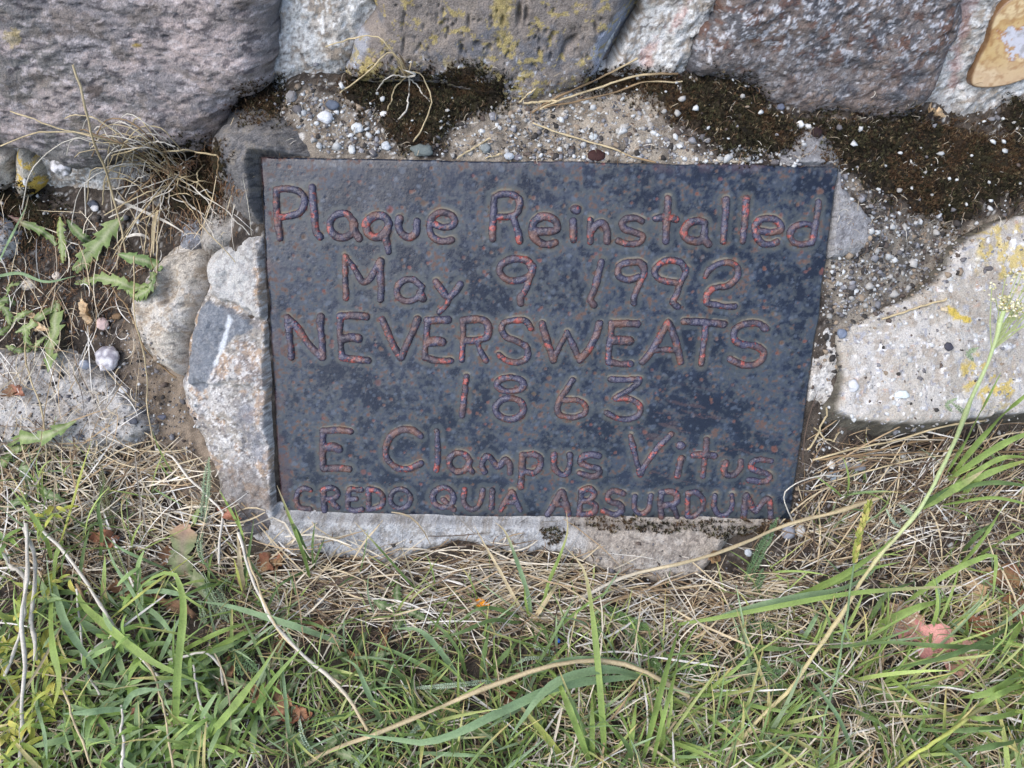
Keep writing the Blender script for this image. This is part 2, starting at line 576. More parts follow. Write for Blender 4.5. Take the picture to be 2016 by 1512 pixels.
def col_agate(X, Y, A, B, sd, h, px, py):
    u = (px - 1905) / 110; v = (py - 170) / 170
    w = fbc(A, B, 22, 3, 2) * .5
    r = np.sqrt((px - 2010) ** 2 * .8 + (py - 90) ** 2 * .9) / 100
    band = np.sin((r * 9 + w * 5)) * .5 + .5
    c = mix(flat(lin(188, 160, 112), X), lin(204, 182, 142), band)
    c = mix(c, lin(158, 116, 66), ss(.5, .95, np.sin(r * 21 + w * 9 + 1) * .5 + .5) * .5)
    c = mix(c, lin(196, 172, 148), ss(100, 150, py) * .5)
    c = mix(c, lin(140, 98, 60), ss(.2, .6, fbc(A, B, 80, 4, 6)) * .5)
    wp = sdist(px, py, smooth_poly([(1968, 66), (1990, 54), (2020, 60), (2060, 90), (2060, 120), (2005, 112), (1985, 96)], 3)) + fbc(px, py, .04, 4, 7) * 16
    c = mix(c, lin(150, 92, 52), ss(-7, -1, wp) * .7)
    c = mix(c, mix(flat(lin(190, 190, 198), X), lin(160, 158, 160), ss(0, .5, fbc(A, B, 90, 4, 3))), ss(-1, 2, wp))
    c = mix(c, lin(96, 66, 42), ss(.0035, .001, sd) * .9)
    return c


# ------------------------------------------------------------------ ground
def terrain():
    xs = np.concatenate([[-30, -12, -5, -2.5, -1.6, -1.2], np.arange(-.98, .99, .0026), [1.2, 1.6, 2.5, 5, 12, 30]])
    ys = np.concatenate([[-30, -12, -5, -2, -1, -.6], np.arange(-.40, .90, .0026), [1.5, 4]])
    X, Y = np.meshgrid(xs, ys)
    Z = H(X, Y)
    near = (np.abs(X) < 1) & (Y > -.42) & (Y < .9)
    Z = Z + np.where(near, fbm(X, Y, 60, 5, 4, .6) * .0028, 0)
    P0 = np.stack([X, Y, Z], -1)
    qx, qy, qz = proj(P0)
    for (dx_, dy_, rx_, ry_, dd) in ((165, 338, 34, 16, .035), (1634, 822, 12, 26, .03), (1800, 868, 130, 12, .012), (1985, 862, 60, 10, .015)):
        Z = Z - np.where(qz > .05, dd * np.exp(-((qx - dx_) / rx_) ** 2 - ((qy - dy_) / ry_) ** 2), 0)
    P = clear_plate(np.stack([X, Y, Z], -1), .006)
    px, py, z = proj(P)
    px = np.where(z > .05, px, 1000); py = np.where(z > .05, py, 1500)
    c = flat(lin(76, 69, 62), X)
    c = mix(c, lin(52, 47, 44), ss(-.6, .6, fbm(X, Y, 60, 5, 1, .75)))
    c = mix(c, lin(92, 84, 76), ss(.0, .7, fbm(X, Y, 120, 4, 2, .7)) * .7)
    sand = mix(flat(lin(136, 123, 108), X), lin(108, 97, 85), ss(-.1, .4, fbm(X, Y, 90, 4, 5)))
    sm = pmask(px, py, [(250, 640), (300, 690), (370, 740), (400, 850), (430, 930), (420, 1010), (330, 950), (290, 860), (240, 720)], 10, 3, 18)
    c = mix(c, sand, sm * .9)
    grit = mix(flat(lin(146, 137, 124), X), lin(108, 101, 92), ss(-.1, .3, fbm(X, Y, 110, 4, 7)))
    gm = pmask(px, py, [(1000, 190), (1160, 165), (1290, 190), (1320, 250), (1400, 320), (1300, 330), (1060, 320), (900, 320), (880, 270), (960, 230)], 12, 4, 22)
    gm = np.maximum(gm, pmask(px, py, [(560, 200), (690, 180), (760, 280), (860, 320), (620, 320)], 14, 5, 22) * .7)
    gm = np.maximum(gm, pmask(px, py, [(1640, 340), (1690, 360), (1760, 430), (1700, 400)], 10, 5, 15) * .9)
    gm = np.maximum(gm, pmask(px, py, [(1640, 470), (1760, 420), (1900, 440), (1960, 430), (1900, 480), (1860, 540), (1780, 590), (1660, 650), (1630, 600)], 14, 5, 20) * .75)
    c = mix(c, grit, gm)
    c = mix(c, lin(205, 203, 198), speck(X, Y, 330, 3, .82) * ss(700, 300, py) * .75)
    c = mix(c, lin(132, 124, 118), speck(X, Y, 380, 9, .82) * .6)
    F = grid_faces(*X.shape)
    me = make_mesh('ground', P.reshape(-1, 3), F, c.reshape(-1, 3), M_soil)
    link('ground', me, kind='structure')
    splat(P[near])


terrain()

# ------------------------------------------------------------------ stone wall: mortar and its stones
wall = empty('stone_wall', (0, WY0, WZ0), 'old rubble stone wall with pale mortar rising behind the metal plaque', 'wall')
WB = np.array([0, WY0, WZ0])
WP = plane_from(75, 0, WB)


def wall_mortar():
    O, U, V, N = WP
    a = np.concatenate([[-3, -2, -1.4, -1, -.8], np.arange(-.66, .66, .0022), [.8, 1, 1.4, 2, 3]])
    b = np.concatenate([np.arange(-.16, .22, .0022), [.3, .45, .7, 1.0, 1.3]])
    A, B = np.meshgrid(a, b)
    near = (np.abs(A) < .68) & (B < .225)
    pos = A[..., None] * U + B[..., None] * V + O
    px, py, _ = proj(pos)
    h = fbm(A, B, 14, 3, 2) * .008 + np.where(near, fbm(A, B, 60, 5, 4, .6) * .003 + ss(.05, .4, fbm(A, B, 150, 3, 7)) * .0022, 0)
    # crusty raised mortar beside the pitted stone, sunk joint along its right edge
    h = h + pmask(px, py, [(1200, 130), (1270, 10), (1290, -60), (1400, -60), (1400, 20), (1340, 120), (1300, 150)], 12, 3, 10) * .010
    h = h + pmask(px, py, [(550, 160), (552, 40), (600, -60), (740, -60), (700, 60), (680, 130), (620, 165)], 12, 3, 10) * .007
    h = h - .03 * ss(11, 5, np.abs(sdist(px, py, np.array([(1197, 115), (1212, 90), (1248, 26), (1268, -60), (1264, -60), (1244, 26), (1208, 90)]))) + fbm(px, py, .05, 3, 2) * 3)
    top = ss(1.28, 1.3, B)
    pos = pos + h[..., None] * N
    c = col_mortar(A, B, A, B, A * 0, h, px, py)
    c = mix(c, lin(24, 22, 22), ss(9, 2, np.abs(sdist(px, py, np.array([(1212, 90), (1248, 26), (1268, -60), (1266, -60), (1246, 26)]))) + fbm(px, py, .05, 3, 2) * 3) * .8)
    me = make_mesh('mortar', pos.reshape(-1, 3) - WB, grid_faces(*A.shape), c.reshape(-1, 3), M_mortar)
    link('mortar', me, wall)
    splat(pos[near])
    # solid top and back so that the wall has its depth
    V_ = []
    for x in (-3, 3):
        t = x * U + 1.3 * V + O
        V_ += [t, t + np.array([0, .4, 0]), t + np.array([0, .4, -1.7])]
    V_ = np.array(V_) - WB
    me = make_mesh('coping', V_, [[0, 3, 4, 1], [1, 4, 5, 2]], flat(lin(150, 145, 140), np.zeros(6)), M_mortar)
    link('coping', me, wall)


wall_mortar()


def pits(spots):
    def f(A, B, sd, px, py):
        h = np.zeros_like(A)
        for (x, y, w, l, d, an) in spots:
            ca, sa = math.cos(an), math.sin(an)
            u = (px - x) * ca + (py - y) * sa; v = -(px - x) * sa + (py - y) * ca
            h -= d * np.exp(-((u / w) ** 2 + (v / l) ** 2) ** 1.5)
        return h
    return f


pr = np.random.RandomState(3)
pit3 = [(990, 20, 3, 9, .006, .1), (1022, 8, 5, 20, .010, .05), (1035, 8, 4, 14, .008, 0), (1168, 35, 3, 12, .006, -.2),
        (1120, 62, 7, 16, .007, .75), (1105, 85, 4, 18, .005, .3), (912, 75, 4, 9, .007, 0), (943, 65, 8, 6, .006, .4), (965, 70, 5, 6, .006, 0),
        (885, 40, 3, 8, .006, 0), (925, 22, 2.5, 12, .005, 0), (865, 15, 2, 10, .004, 0), (800, 20, 2, 20, .004, .1), (800, 70, 2, 18, .004, .1),
        (1085, 50, 4, 9, .005, .2), (1060, 60, 3, 7, .005, 0)]
for _ in range(130):
    pit3.append((pr.uniform(760, 1190), pr.uniform(-60, 150), pr.uniform(1.2, 2.8), pr.uniform(2.5, 7), pr.uniform(.002, .005), pr.uniform(-.15, .25)))
pit1 = [(pr.uniform(0, 540), pr.uniform(-40, 280), pr.uniform(3, 9), pr.uniform(1.0, 2.6), pr.uniform(.0015, .004), pr.uniform(-.2, .3)) for _ in range(150)]
pit4 = [(pr.uniform(1380, 1850), pr.uniform(-40, 210), pr.uniform(2, 7), pr.uniform(1.4, 3), pr.uniform(.0015, .004), pr.uniform(-.3, .3)) for _ in range(90)]

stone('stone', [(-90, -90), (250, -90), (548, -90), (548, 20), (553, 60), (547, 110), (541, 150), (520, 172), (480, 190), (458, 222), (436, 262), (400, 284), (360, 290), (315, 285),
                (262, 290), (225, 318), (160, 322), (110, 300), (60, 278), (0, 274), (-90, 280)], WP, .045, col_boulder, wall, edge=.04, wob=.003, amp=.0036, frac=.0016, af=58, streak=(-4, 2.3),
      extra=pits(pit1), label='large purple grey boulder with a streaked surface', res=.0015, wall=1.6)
stone('stone', [(752, -90), (742, 10), (705, 55), (694, 100), (682, 140), (720, 156), (830, 156), (905, 170), (960, 195), (1030, 200), (1090, 180), (1150, 160), (1182, 125), (1196, 85), (1222, 35),
                (1244, -10), (1250, -90)], WP, .03, col_pitted, wall, edge=.028, wob=.0015, amp=.0016, af=40, extra=pits(pit3),
      label='grey stone with narrow pits and yellow lichen', res=.0014, wall=1.8)
stone('stone', [(1395, -90), (1412, -10), (1375, 60), (1348, 125), (1365, 148), (1430, 152), (1475, 172), (1502, 202), (1570, 214), (1650, 222), (1740, 232), (1795, 215), (1832, 180), (1852, 120),
                (1880, 60), (1892, 0), (1900, -90)], WP, .034, col_brownstone, wall, edge=.035, wob=.003, amp=.0034, frac=.0012, af=55, extra=pits(pit4), streak=(-12, 1.6),
      label='dark grey brown stone with white flecks', res=.0015)
stone('stone', [(-70, 282), (24, 286), (40, 318), (30, 358), (0, 372), (-70, 372)], WP, .03, col_pale(lin(168, 160, 150), lin(190, 186, 178), lin(140, 132, 124), yellow=.0), wall, edge=.02, wob=.002, label='small pale stone with lichen at the left foot of the wall')
stone('stone', [(44, 284), (72, 288), (98, 325), (96, 358), (62, 382), (40, 350)], WP, .03, col_pale(lin(150, 146, 136), lin(176, 170, 158), lin(128, 122, 112), yellow=.12), wall, edge=.02, wob=.002, label='small stone with yellow lichen')
stone('fossil_wood_slab', [(2090, -60), (2000, -14), (1968, 8), (1948, 38), (1937, 80), (1916, 120), (1905, 152), (1912, 168), (1950, 170), (1990, 162), (2040, 142), (2090, 120)], WP, .006,
      col_agate, wall, edge=.002, wob=.0004, amp=.00012, af=40, mat=M_agate, res=.0012, wall=3, drop=.006, label='polished tan petrified wood slab with a white patch')
# stones of the wall beyond the picture
for (cx, cy, rx, ry, cf) in [(-.35, .36, .22, .10, col_boulder), (.12, .34, .18, .10, col_brownstone), (.55, .34, .17, .1, col_boulder), (-.95, .12, .22, .16, col_brownstone), (-.98, .45, .2, .12, col_boulder),
                             (-.3, .62, .2, .12, col_brownstone), (.25, .6, .24, .12, col_boulder), (.9, .12, .2, .16, col_boulder), (.95, .45, .18, .13, col_brownstone), (-.7, .75, .2, .1, col_boulder), (.7, .8, .22, .12, col_boulder), (0, .9, .25, .12, col_brownstone)]:
    an = np.linspace(0, 2 * math.pi, 11)[:-1]
    k = 1 + (pr.rand(10) - .5) * .3
    stone('stone', None, WP, .035, cf, wall, edge=.04, res=.008, amp=.004, af=25, oct_=3, drop=.04,
          world=np.stack([cx + rx * k * np.cos(an), cy + ry * k * np.sin(an)], 1), do_splat=False)

# ------------------------------------------------------------------ stone footing that holds the plaque
foot = empty('stone_footing', (0, .28, 0), 'rough footing of pale stones and cement set around the metal plaque', 'stone footing')


def tplane(px, py, tilt, roll=0, off=0):
    P = hit0(np.array([px], float), np.array([py], float))[0]
    pl = plane_from(tilt, roll, P)
    return (pl[0] + pl[3] * off,) + pl[1:]


stone('stone', [(432, 300), (440, 264), (472, 236), (512, 226), (560, 233), (602, 260), (630, 290), (660, 330), (640, 420), (560, 470), (505, 455), (482, 425), (455, 375), (434, 335)],
      pplane(520, 340, 44, -12, -.040), .045, col_pale(lin(98, 96, 95), lin(84, 84, 86), lin(120, 114, 106), lin(56, 55, 56)), foot, edge=.05, dom=.014, amp=.0034, wob=.002, streak=(20, 1.6),
      label='rounded dark grey stone behind the top left corner of the plaque')
stone('stone', [(286, 600), (300, 560), (336, 512), (388, 492), (436, 505), (432, 600), (410, 660), (392, 742), (350, 726), (304, 690), (288, 645)],
      pplane(400, 620, 36, -16, -.052), .045, col_pale(lin(162, 155, 144), lin(178, 173, 166), lin(146, 132, 114), lin(96, 92, 88)), foot, edge=.030, amp=.0035, wob=.003, wf=40, frac=.003,
      extra=lambda A, B, sd, px, py: -.012 * pmask(px, py, [(372, 520), (388, 520), (392, 590), (372, 600), (362, 560)], 8, 3, 5), label='pale tan lump of rock at the far left of the plaque')
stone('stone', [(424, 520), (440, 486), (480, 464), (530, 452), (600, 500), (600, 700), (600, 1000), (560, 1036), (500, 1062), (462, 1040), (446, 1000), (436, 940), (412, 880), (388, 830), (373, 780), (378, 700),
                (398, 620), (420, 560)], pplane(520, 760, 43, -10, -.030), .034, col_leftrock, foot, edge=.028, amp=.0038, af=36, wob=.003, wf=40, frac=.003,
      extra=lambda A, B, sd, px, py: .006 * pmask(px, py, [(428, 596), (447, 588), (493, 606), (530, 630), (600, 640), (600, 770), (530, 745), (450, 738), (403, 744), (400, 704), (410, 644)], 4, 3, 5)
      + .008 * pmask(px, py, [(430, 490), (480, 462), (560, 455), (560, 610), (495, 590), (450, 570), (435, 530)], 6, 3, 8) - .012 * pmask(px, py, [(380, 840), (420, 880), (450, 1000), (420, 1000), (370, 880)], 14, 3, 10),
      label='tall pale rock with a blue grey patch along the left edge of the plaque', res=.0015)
stone('stone', [(428, 440), (455, 425), (500, 432), (560, 440), (560, 500), (480, 486), (430, 500), (408, 480)], pplane(480, 460, 42, -10, -.026), .018, col_pale(lin(132, 128, 122), lin(152, 148, 142), lin(116, 110, 102)), foot, edge=.016, amp=.003, label='small rough stone wedged between the rounded dark stone and the tall rock')
stone('stone', [(366, 462), (386, 446), (408, 456), (412, 480), (392, 492), (368, 486)], tplane(390, 470, 30, 0, .01), .014, col_pale(lin(120, 124, 132), lin(140, 142, 146), lin(100, 100, 104)), foot, edge=.01, label='small grey stone above the pale rock')
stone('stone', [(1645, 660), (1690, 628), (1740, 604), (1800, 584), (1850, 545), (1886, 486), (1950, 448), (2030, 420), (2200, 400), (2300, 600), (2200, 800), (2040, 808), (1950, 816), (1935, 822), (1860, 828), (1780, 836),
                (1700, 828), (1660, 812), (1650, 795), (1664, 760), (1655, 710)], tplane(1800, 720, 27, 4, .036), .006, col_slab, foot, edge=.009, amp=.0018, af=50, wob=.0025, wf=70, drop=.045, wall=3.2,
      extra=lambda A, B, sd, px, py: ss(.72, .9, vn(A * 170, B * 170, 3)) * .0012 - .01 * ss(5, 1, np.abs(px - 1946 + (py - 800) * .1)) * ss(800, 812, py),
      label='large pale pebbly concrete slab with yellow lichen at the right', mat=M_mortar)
stone('stone', [(1560, 560), (1618, 598), (1634, 645), (1648, 705), (1652, 752), (1640, 782), (1600, 800), (1560, 760)], pplane(1610, 700, 42, 6, -.020), .014, col_pale(lin(172, 169, 164), lin(186, 184, 181), lin(152, 144, 134), lin(114, 110, 106)), foot, edge=.012, amp=.0028,
      label='white crusty stone between the plaque and the slab', mat=M_mortar)
stone('stone', [(1540, 330), (1580, 306), (1612, 298), (1642, 312), (1660, 372), (1690, 402), (1714, 448), (1716, 470), (1700, 496), (1664, 508), (1620, 510), (1540, 480)], pplane(1650, 440, 42, 8, -.015), .016,
      col_pale(lin(128, 128, 130), lin(142, 140, 138), lin(116, 116, 120), lin(84, 82, 84)), foot, edge=.014, amp=.0010, label='smooth grey stone showing behind the right edge of the plaque')
stone('stone', [(1370, 345), (1372, 318), (1420, 312), (1470, 316), (1482, 345)], pplane(1430, 318, 35, 0, -.011), .008, col_pale(lin(184, 172, 152), lin(198, 190, 176), lin(150, 140, 124)), foot, edge=.01, label='pale stone sliver at the top edge of the plaque')
stone('cement_strip', [(545, 985), (800, 990), (1100, 990), (1400, 1000), (1520, 1010), (1535, 1035), (1440, 1050), (1415, 1078), (1378, 1118), (1310, 1138), (1240, 1130), (1170, 1106), (1120, 1082), (1000, 1078), (905, 1066), (850, 1076), (806, 1100), (772, 1106), (720, 1094),
                       (640, 1088), (560, 1084), (520, 1070), (500, 1050), (540, 1030)], tplane(1000, 1050, 36, 0, .0), .016,
      lambda X, Y, A, B, sd, h, px, py: mix(col_pale(lin(150, 151, 152), lin(166, 166, 165), lin(138, 134, 128), lin(108, 106, 104))(X, Y, A, B, sd, h, px, py),
                                           col_pale(lin(144, 136, 126), lin(162, 156, 148), lin(122, 114, 106), lin(88, 82, 78))(X, Y, A, B, sd, h, px, py), ss(1080, 1160, px + fbm(A, B, 30, 3, 5) * 30)),
      foot, edge=.012, amp=.0018, wob=.004, wf=50, gap=.0015, mat=M_mortar, label='grey cement strip under the plaque turning tan at the right', extra=lambda A, B, sd, px, py: .008 * ss(1060, 1140, px) * ss(1030, 1070, py))
stone('stone', [(-70, 706), (60, 696), (140, 700), (200, 728), (236, 762), (272, 800), (288, 852), (240, 872), (150, 878), (50, 872), (-70, 868)], tplane(120, 800, 24, 0, .006), .014, col_pale(lin(158, 154, 149), lin(172, 170, 167), lin(138, 131, 122), lin(96, 92, 88)), foot,
      edge=.014, amp=.0028, wob=.004, label='flat pale stone half buried in litter at the left', mat=M_mortar)
stone('stone', [(-70, 412), (0, 418), (22, 440), (36, 470), (16, 500), (-70, 510)], tplane(10, 460, 30, 0, .004), .02, col_pale(lin(186, 184, 182), lin(204, 204, 204), lin(150, 148, 146)), foot, edge=.02, amp=.003, label='rough whitish stone at the left border')

# ------------------------------------------------------------------ the plaque
plaque = empty('metal_plaque', PC - vdir * .2, 'dark blue black rusting steel plaque with hand welded raised lettering', 'plaque')
PB = np.array(plaque.location)

REG = {'A1': (500, 300, 4.2), 'A2': (880, 300, 4.2), 'A3': (1260, 300, 4.2), 'B4': (520, 660, 3.8775), 'B5': (900, 660, 3.8775), 'B6': (1240, 660, 3.8775), 'N1': (540, 590, 3.877), 'N2': (1020, 590, 3.877)}


def ring(cx, cy, rx, ry, n=12, a0=0):
    return [(cx + rx * math.cos(a0 + i * 2 * math.pi / n), cy + ry * math.sin(a0 + i * 2 * math.pi / n)) for i in range(n + 1)]


LT = [
    ('P', 'A1', [[(185, 312), (190, 500), (200, 600), (218, 705)], [(185, 315), (240, 300), (320, 303), (395, 340), (422, 400), (400, 480), (330, 520), (225, 535)]]),
    ('l', 'A1', [[(485, 290), (490, 400), (505, 540), (515, 650), (548, 698)]]),
    ('a', 'A1', [[(820, 570), (780, 515), (720, 503), (660, 530), (628, 590), (642, 660), (700, 700), (760, 700), (805, 675), (825, 640), (820, 570)], [(830, 600), (835, 650), (868, 712)]]),
    ('q', 'A1', [[(1118, 590), (1090, 540), (1020, 522), (960, 545), (928, 600), (945, 670), (1000, 703), (1060, 690), (1095, 650), (1118, 590)], [(1112, 620), (1092, 700), (1105, 770), (1113, 822)]]),
    ('u', 'A1', [[(1203, 545), (1197, 620), (1230, 680), (1290, 702), (1342, 660), (1350, 575)]]),
    ('e', 'A1', [[(1490, 592), (1560, 618), (1640, 605), (1660, 560), (1620, 510), (1545, 495), (1475, 540), (1450, 620), (1470, 690), (1530, 728), (1590, 735), (1635, 722)]]),
    ('R', 'A2', [[(392, 370), (385, 500), (380, 600), (378, 715)], [(395, 370), (450, 345), (530, 345), (590, 380), (600, 440), (580, 500), (520, 528), (430, 535)], [(545, 530), (570, 600), (590, 670), (600, 735)]]),
    ('e', 'A2', [[(715, 640), (760, 655), (830, 655), (910, 640), (905, 575), (850, 537), (780, 532), (722, 570), (703, 630), (715, 695), (760, 740), (830, 762), (895, 745)]]),
    ('i', 'A2', [[(1040, 572), (1043, 650), (1045, 720)], [(1055, 470), (1068, 472)]]),
    ('n', 'A2', [[(1187, 560), (1182, 650), (1187, 735)], [(1192, 650), (1235, 598), (1285, 588), (1322, 640), (1325, 735)]]),
    ('s', 'A2', [[(1615, 568), (1560, 545), (1480, 550), (1443, 595), (1475, 640), (1560, 662), (1622, 700), (1590, 748), (1500, 758), (1415, 732)]]),
    ('t', 'A3', [[(230, 378), (225, 520), (216, 640), (214, 735)], [(130, 548), (210, 535), (300, 555)]]),
    ('a', 'A3', [[(535, 580), (470, 567), (402, 590), (368, 640), (372, 700), (430, 732), (500, 727), (530, 680), (538, 590)], [(525, 670), (540, 720), (568, 758)]]),
    ('l', 'A3', [[(710, 390), (710, 480), (700, 600), (690, 735)]]),
    ('l', 'A3', [[(882, 385), (872, 500), (862, 600), (850, 735)]]),
    ('e', 'A3', [[(985, 648), (1080, 662), (1165, 640), (1150, 580), (1090, 547), (1000, 557), (957, 610), (965, 690), (1010, 750), (1080, 763), (1135, 742)]]),
    ('d', 'A3', [[(1478, 415), (1465, 500), (1450, 600), (1435, 700), (1420, 745)], [(1435, 605), (1360, 592), (1285, 612), (1245, 670), (1262, 735), (1330, 762), (1420, 748)]]),
    ('M', 'A1', [[(757, 862), (757, 1000), (760, 1205)], [(765, 880), (830, 960), (890, 1065), (940, 1062), (1000, 975), (1045, 892)], [(1050, 895), (1047, 1000), (1050, 1100), (1045, 1215)]]),
    ('a', 'A1', [[(1385, 1110), (1330, 1060), (1270, 1050), (1210, 1080), (1180, 1150), (1210, 1210), (1270, 1232), (1340, 1210), (1375, 1160), (1392, 1110)], [(1375, 1165), (1392, 1205)]]),
    ('y', 'A1', [[(1508, 1068), (1555, 1140), (1605, 1200), (1660, 1160), (1710, 1085)], [(1612, 1212), (1590, 1265), (1530, 1320)]]),
    ('9', 'A2', [[(700, 960), (670, 900), (600, 880), (520, 890), (450, 930), (440, 990), (490, 1048), (560, 1062), (640, 1045), (692, 1010), (706, 940)], [(706, 960), (682, 1040), (650, 1130), (607, 1200), (610, 1248)]]),
    ('1', 'A2', [[(1275, 905), (1243, 1050), (1212, 1150), (1188, 1210), (1212, 1262)]]),
    ('9', 'A2', [[(1630, 960), (1600, 912), (1540, 905), (1452, 922), (1412, 970), (1430, 1030), (1500, 1053), (1580, 1035)], [(1625, 930), (1630, 1000), (1590, 1090), (1550, 1180), (1545, 1242)]]),
    ('9', 'A3', [[(375, 980), (340, 912), (250, 892), (170, 920), (122, 980), (150, 1040), (230, 1068), (315, 1080)], [(382, 960), (368, 1010), (330, 1090), (300, 1180), (272, 1235), (310, 1272)]]),
    ('2', 'A3', [[(540, 1025), (590, 952), (690, 912), (770, 922), (810, 980), (790, 1050), (720, 1108), (620, 1120), (562, 1160), (550, 1240), (620, 1258), (720, 1275), (780, 1275)]]),
    ('N', 'N1', [[(102, 135), (115, 280), (130, 380), (130, 440)], [(105, 140), (180, 220), (260, 340), (360, 440)], [(355, 132), (350, 200), (365, 330), (370, 440)]]),
    ('E', 'N1', [[(505, 125), (600, 120), (700, 128)], [(505, 130), (500, 250), (510, 370), (515, 440)], [(520, 300), (580, 287), (640, 297)], [(515, 440), (600, 455), (715, 465)]]),
    ('V', 'N1', [[(825, 152), (860, 240), (910, 350), (965, 440)], [(965, 440), (1010, 350), (1060, 240), (1093, 148)]]),
    ('E', 'N1', [[(1170, 160), (1250, 155), (1330, 157)], [(1170, 160), (1160, 280), (1150, 400), (1150, 445)], [(1190, 325), (1240, 318), (1280, 322)], [(1150, 445), (1250, 465), (1345, 465)]]),
    ('R', 'N1', [[(1440, 160), (1440, 300), (1430, 462)], [(1440, 160), (1530, 150), (1610, 165), (1635, 220), (1620, 290), (1540, 310), (1450, 310)], [(1550, 320), (1580, 400), (1615, 462)]]),
    ('S', 'N1', [[(1960, 215), (1920, 163), (1850, 155), (1762, 175), (1737, 230), (1780, 290), (1870, 325), (1930, 370), (1930, 440), (1870, 475), (1780, 468), (1715, 420)]]),
    ('W', 'N2', [[(185, 182), (210, 280), (250, 400), (270, 462)], [(270, 462), (310, 370), (375, 250)], [(375, 250), (420, 350), (470, 462)], [(470, 462), (540, 370), (590, 280), (620, 182)]]),
    ('E', 'N2', [[(710, 175), (710, 250), (695, 350), (687, 470)], [(725, 180), (820, 180), (908, 185)], [(710, 310), (790, 310), (850, 315)], [(690, 475), (770, 488), (858, 488)]]),
    ('A', 'N2', [[(950, 475), (1020, 390), (1090, 270), (1145, 175), (1190, 290), (1220, 390), (1240, 478)], [(1040, 385), (1120, 380), (1205, 390)]]),
    ('T', 'N2', [[(1265, 165), (1400, 170), (1565, 185)], [(1430, 190), (1420, 300), (1405, 400), (1395, 488)]]),
    ('S', 'N2', [[(1885, 220), (1840, 185), (1740, 182), (1662, 220), (1647, 290), (1690, 338), (1790, 350), (1868, 390), (1860, 460), (1790, 498), (1700, 493), (1618, 450)]]),
    ('1', 'B5', [[(72, 312), (60, 420), (50, 520), (38, 615)]]),
    ('8', 'B5', [ring(405, 375, 102, 52), ring(400, 560, 108, 82)]),
    ('6', 'B5', [[(882, 342), (830, 420), (782, 490), (762, 560), (790, 608), (880, 628), (965, 600), (982, 545), (930, 498), (820, 492)]]),
    ('3', 'B5', [[(1175, 335), (1280, 340), (1390, 340), (1340, 400), (1210, 480), (1300, 482), (1388, 530), (1390, 600), (1320, 638), (1220, 632), (1140, 590)]]),
    ('E', 'B4', [[(450, 733), (560, 722), (655, 735)], [(450, 733), (445, 860), (450, 1020)], [(455, 862), (520, 853), (568, 870)], [(450, 1020), (540, 1015), (650, 1022)]]),
    ('C', 'B4', [[(1195, 770), (1130, 727), (1050, 720), (970, 770), (927, 860), (942, 950), (1010, 1012), (1100, 1022), (1195, 980)]]),
    ('l', 'B4', [[(1320, 733), (1325, 850), (1325, 950), (1315, 1030)]]),
    ('a', 'B5', [[(95, 960), (60, 912), (0, 900), (-50, 930), (-62, 980), (-30, 1032), (20, 1043), (70, 1020), (95, 960)], [(92, 960), (90, 1010), (115, 1043)]]),
    ('m', 'B5', [[(210, 1045), (190, 990), (212, 932), (250, 930), (305, 1003), (340, 980), (372, 945), (403, 990), (405, 1048)]]),
    ('p', 'B5', [[(500, 915), (495, 1030), (487, 1100), (485, 1155)], [(500, 915), (580, 907), (635, 940), (630, 1010), (580, 1048), (510, 1038)]]),
    ('u', 'B5', [[(740, 910), (740, 1000), (790, 1058), (840, 1048), (860, 980), (860, 910)]]),
    ('s', 'B5', [[(1080, 920), (1020, 907), (955, 930), (942, 970), (1000, 1000), (1070, 1018), (1082, 1055), (1030, 1075), (935, 1050)]]),
    ('V', 'B5', [[(1320, 765), (1350, 880), (1380, 1000), (1395, 1062)], [(1395, 1062), (1440, 980), (1520, 870), (1630, 752)]]),
    ('i', 'B6', [[(395, 935), (385, 960), (360, 1075)], [(385, 840), (395, 842)]]),
    ('t', 'B6', [[(585, 795), (580, 880), (565, 990), (555, 1075)], [(485, 912), (560, 910), (640, 917)]]),
    ('u', 'B6', [[(735, 970), (717, 1020), (732, 1062), (790, 1068), (838, 1020), (845, 962)]]),
    ('s', 'B6', [[(1075, 960), (1000, 947), (932, 970), (932, 1020), (990, 1040), (1055, 1060), (1068, 1090), (1010, 1118), (905, 1105)]]),
]
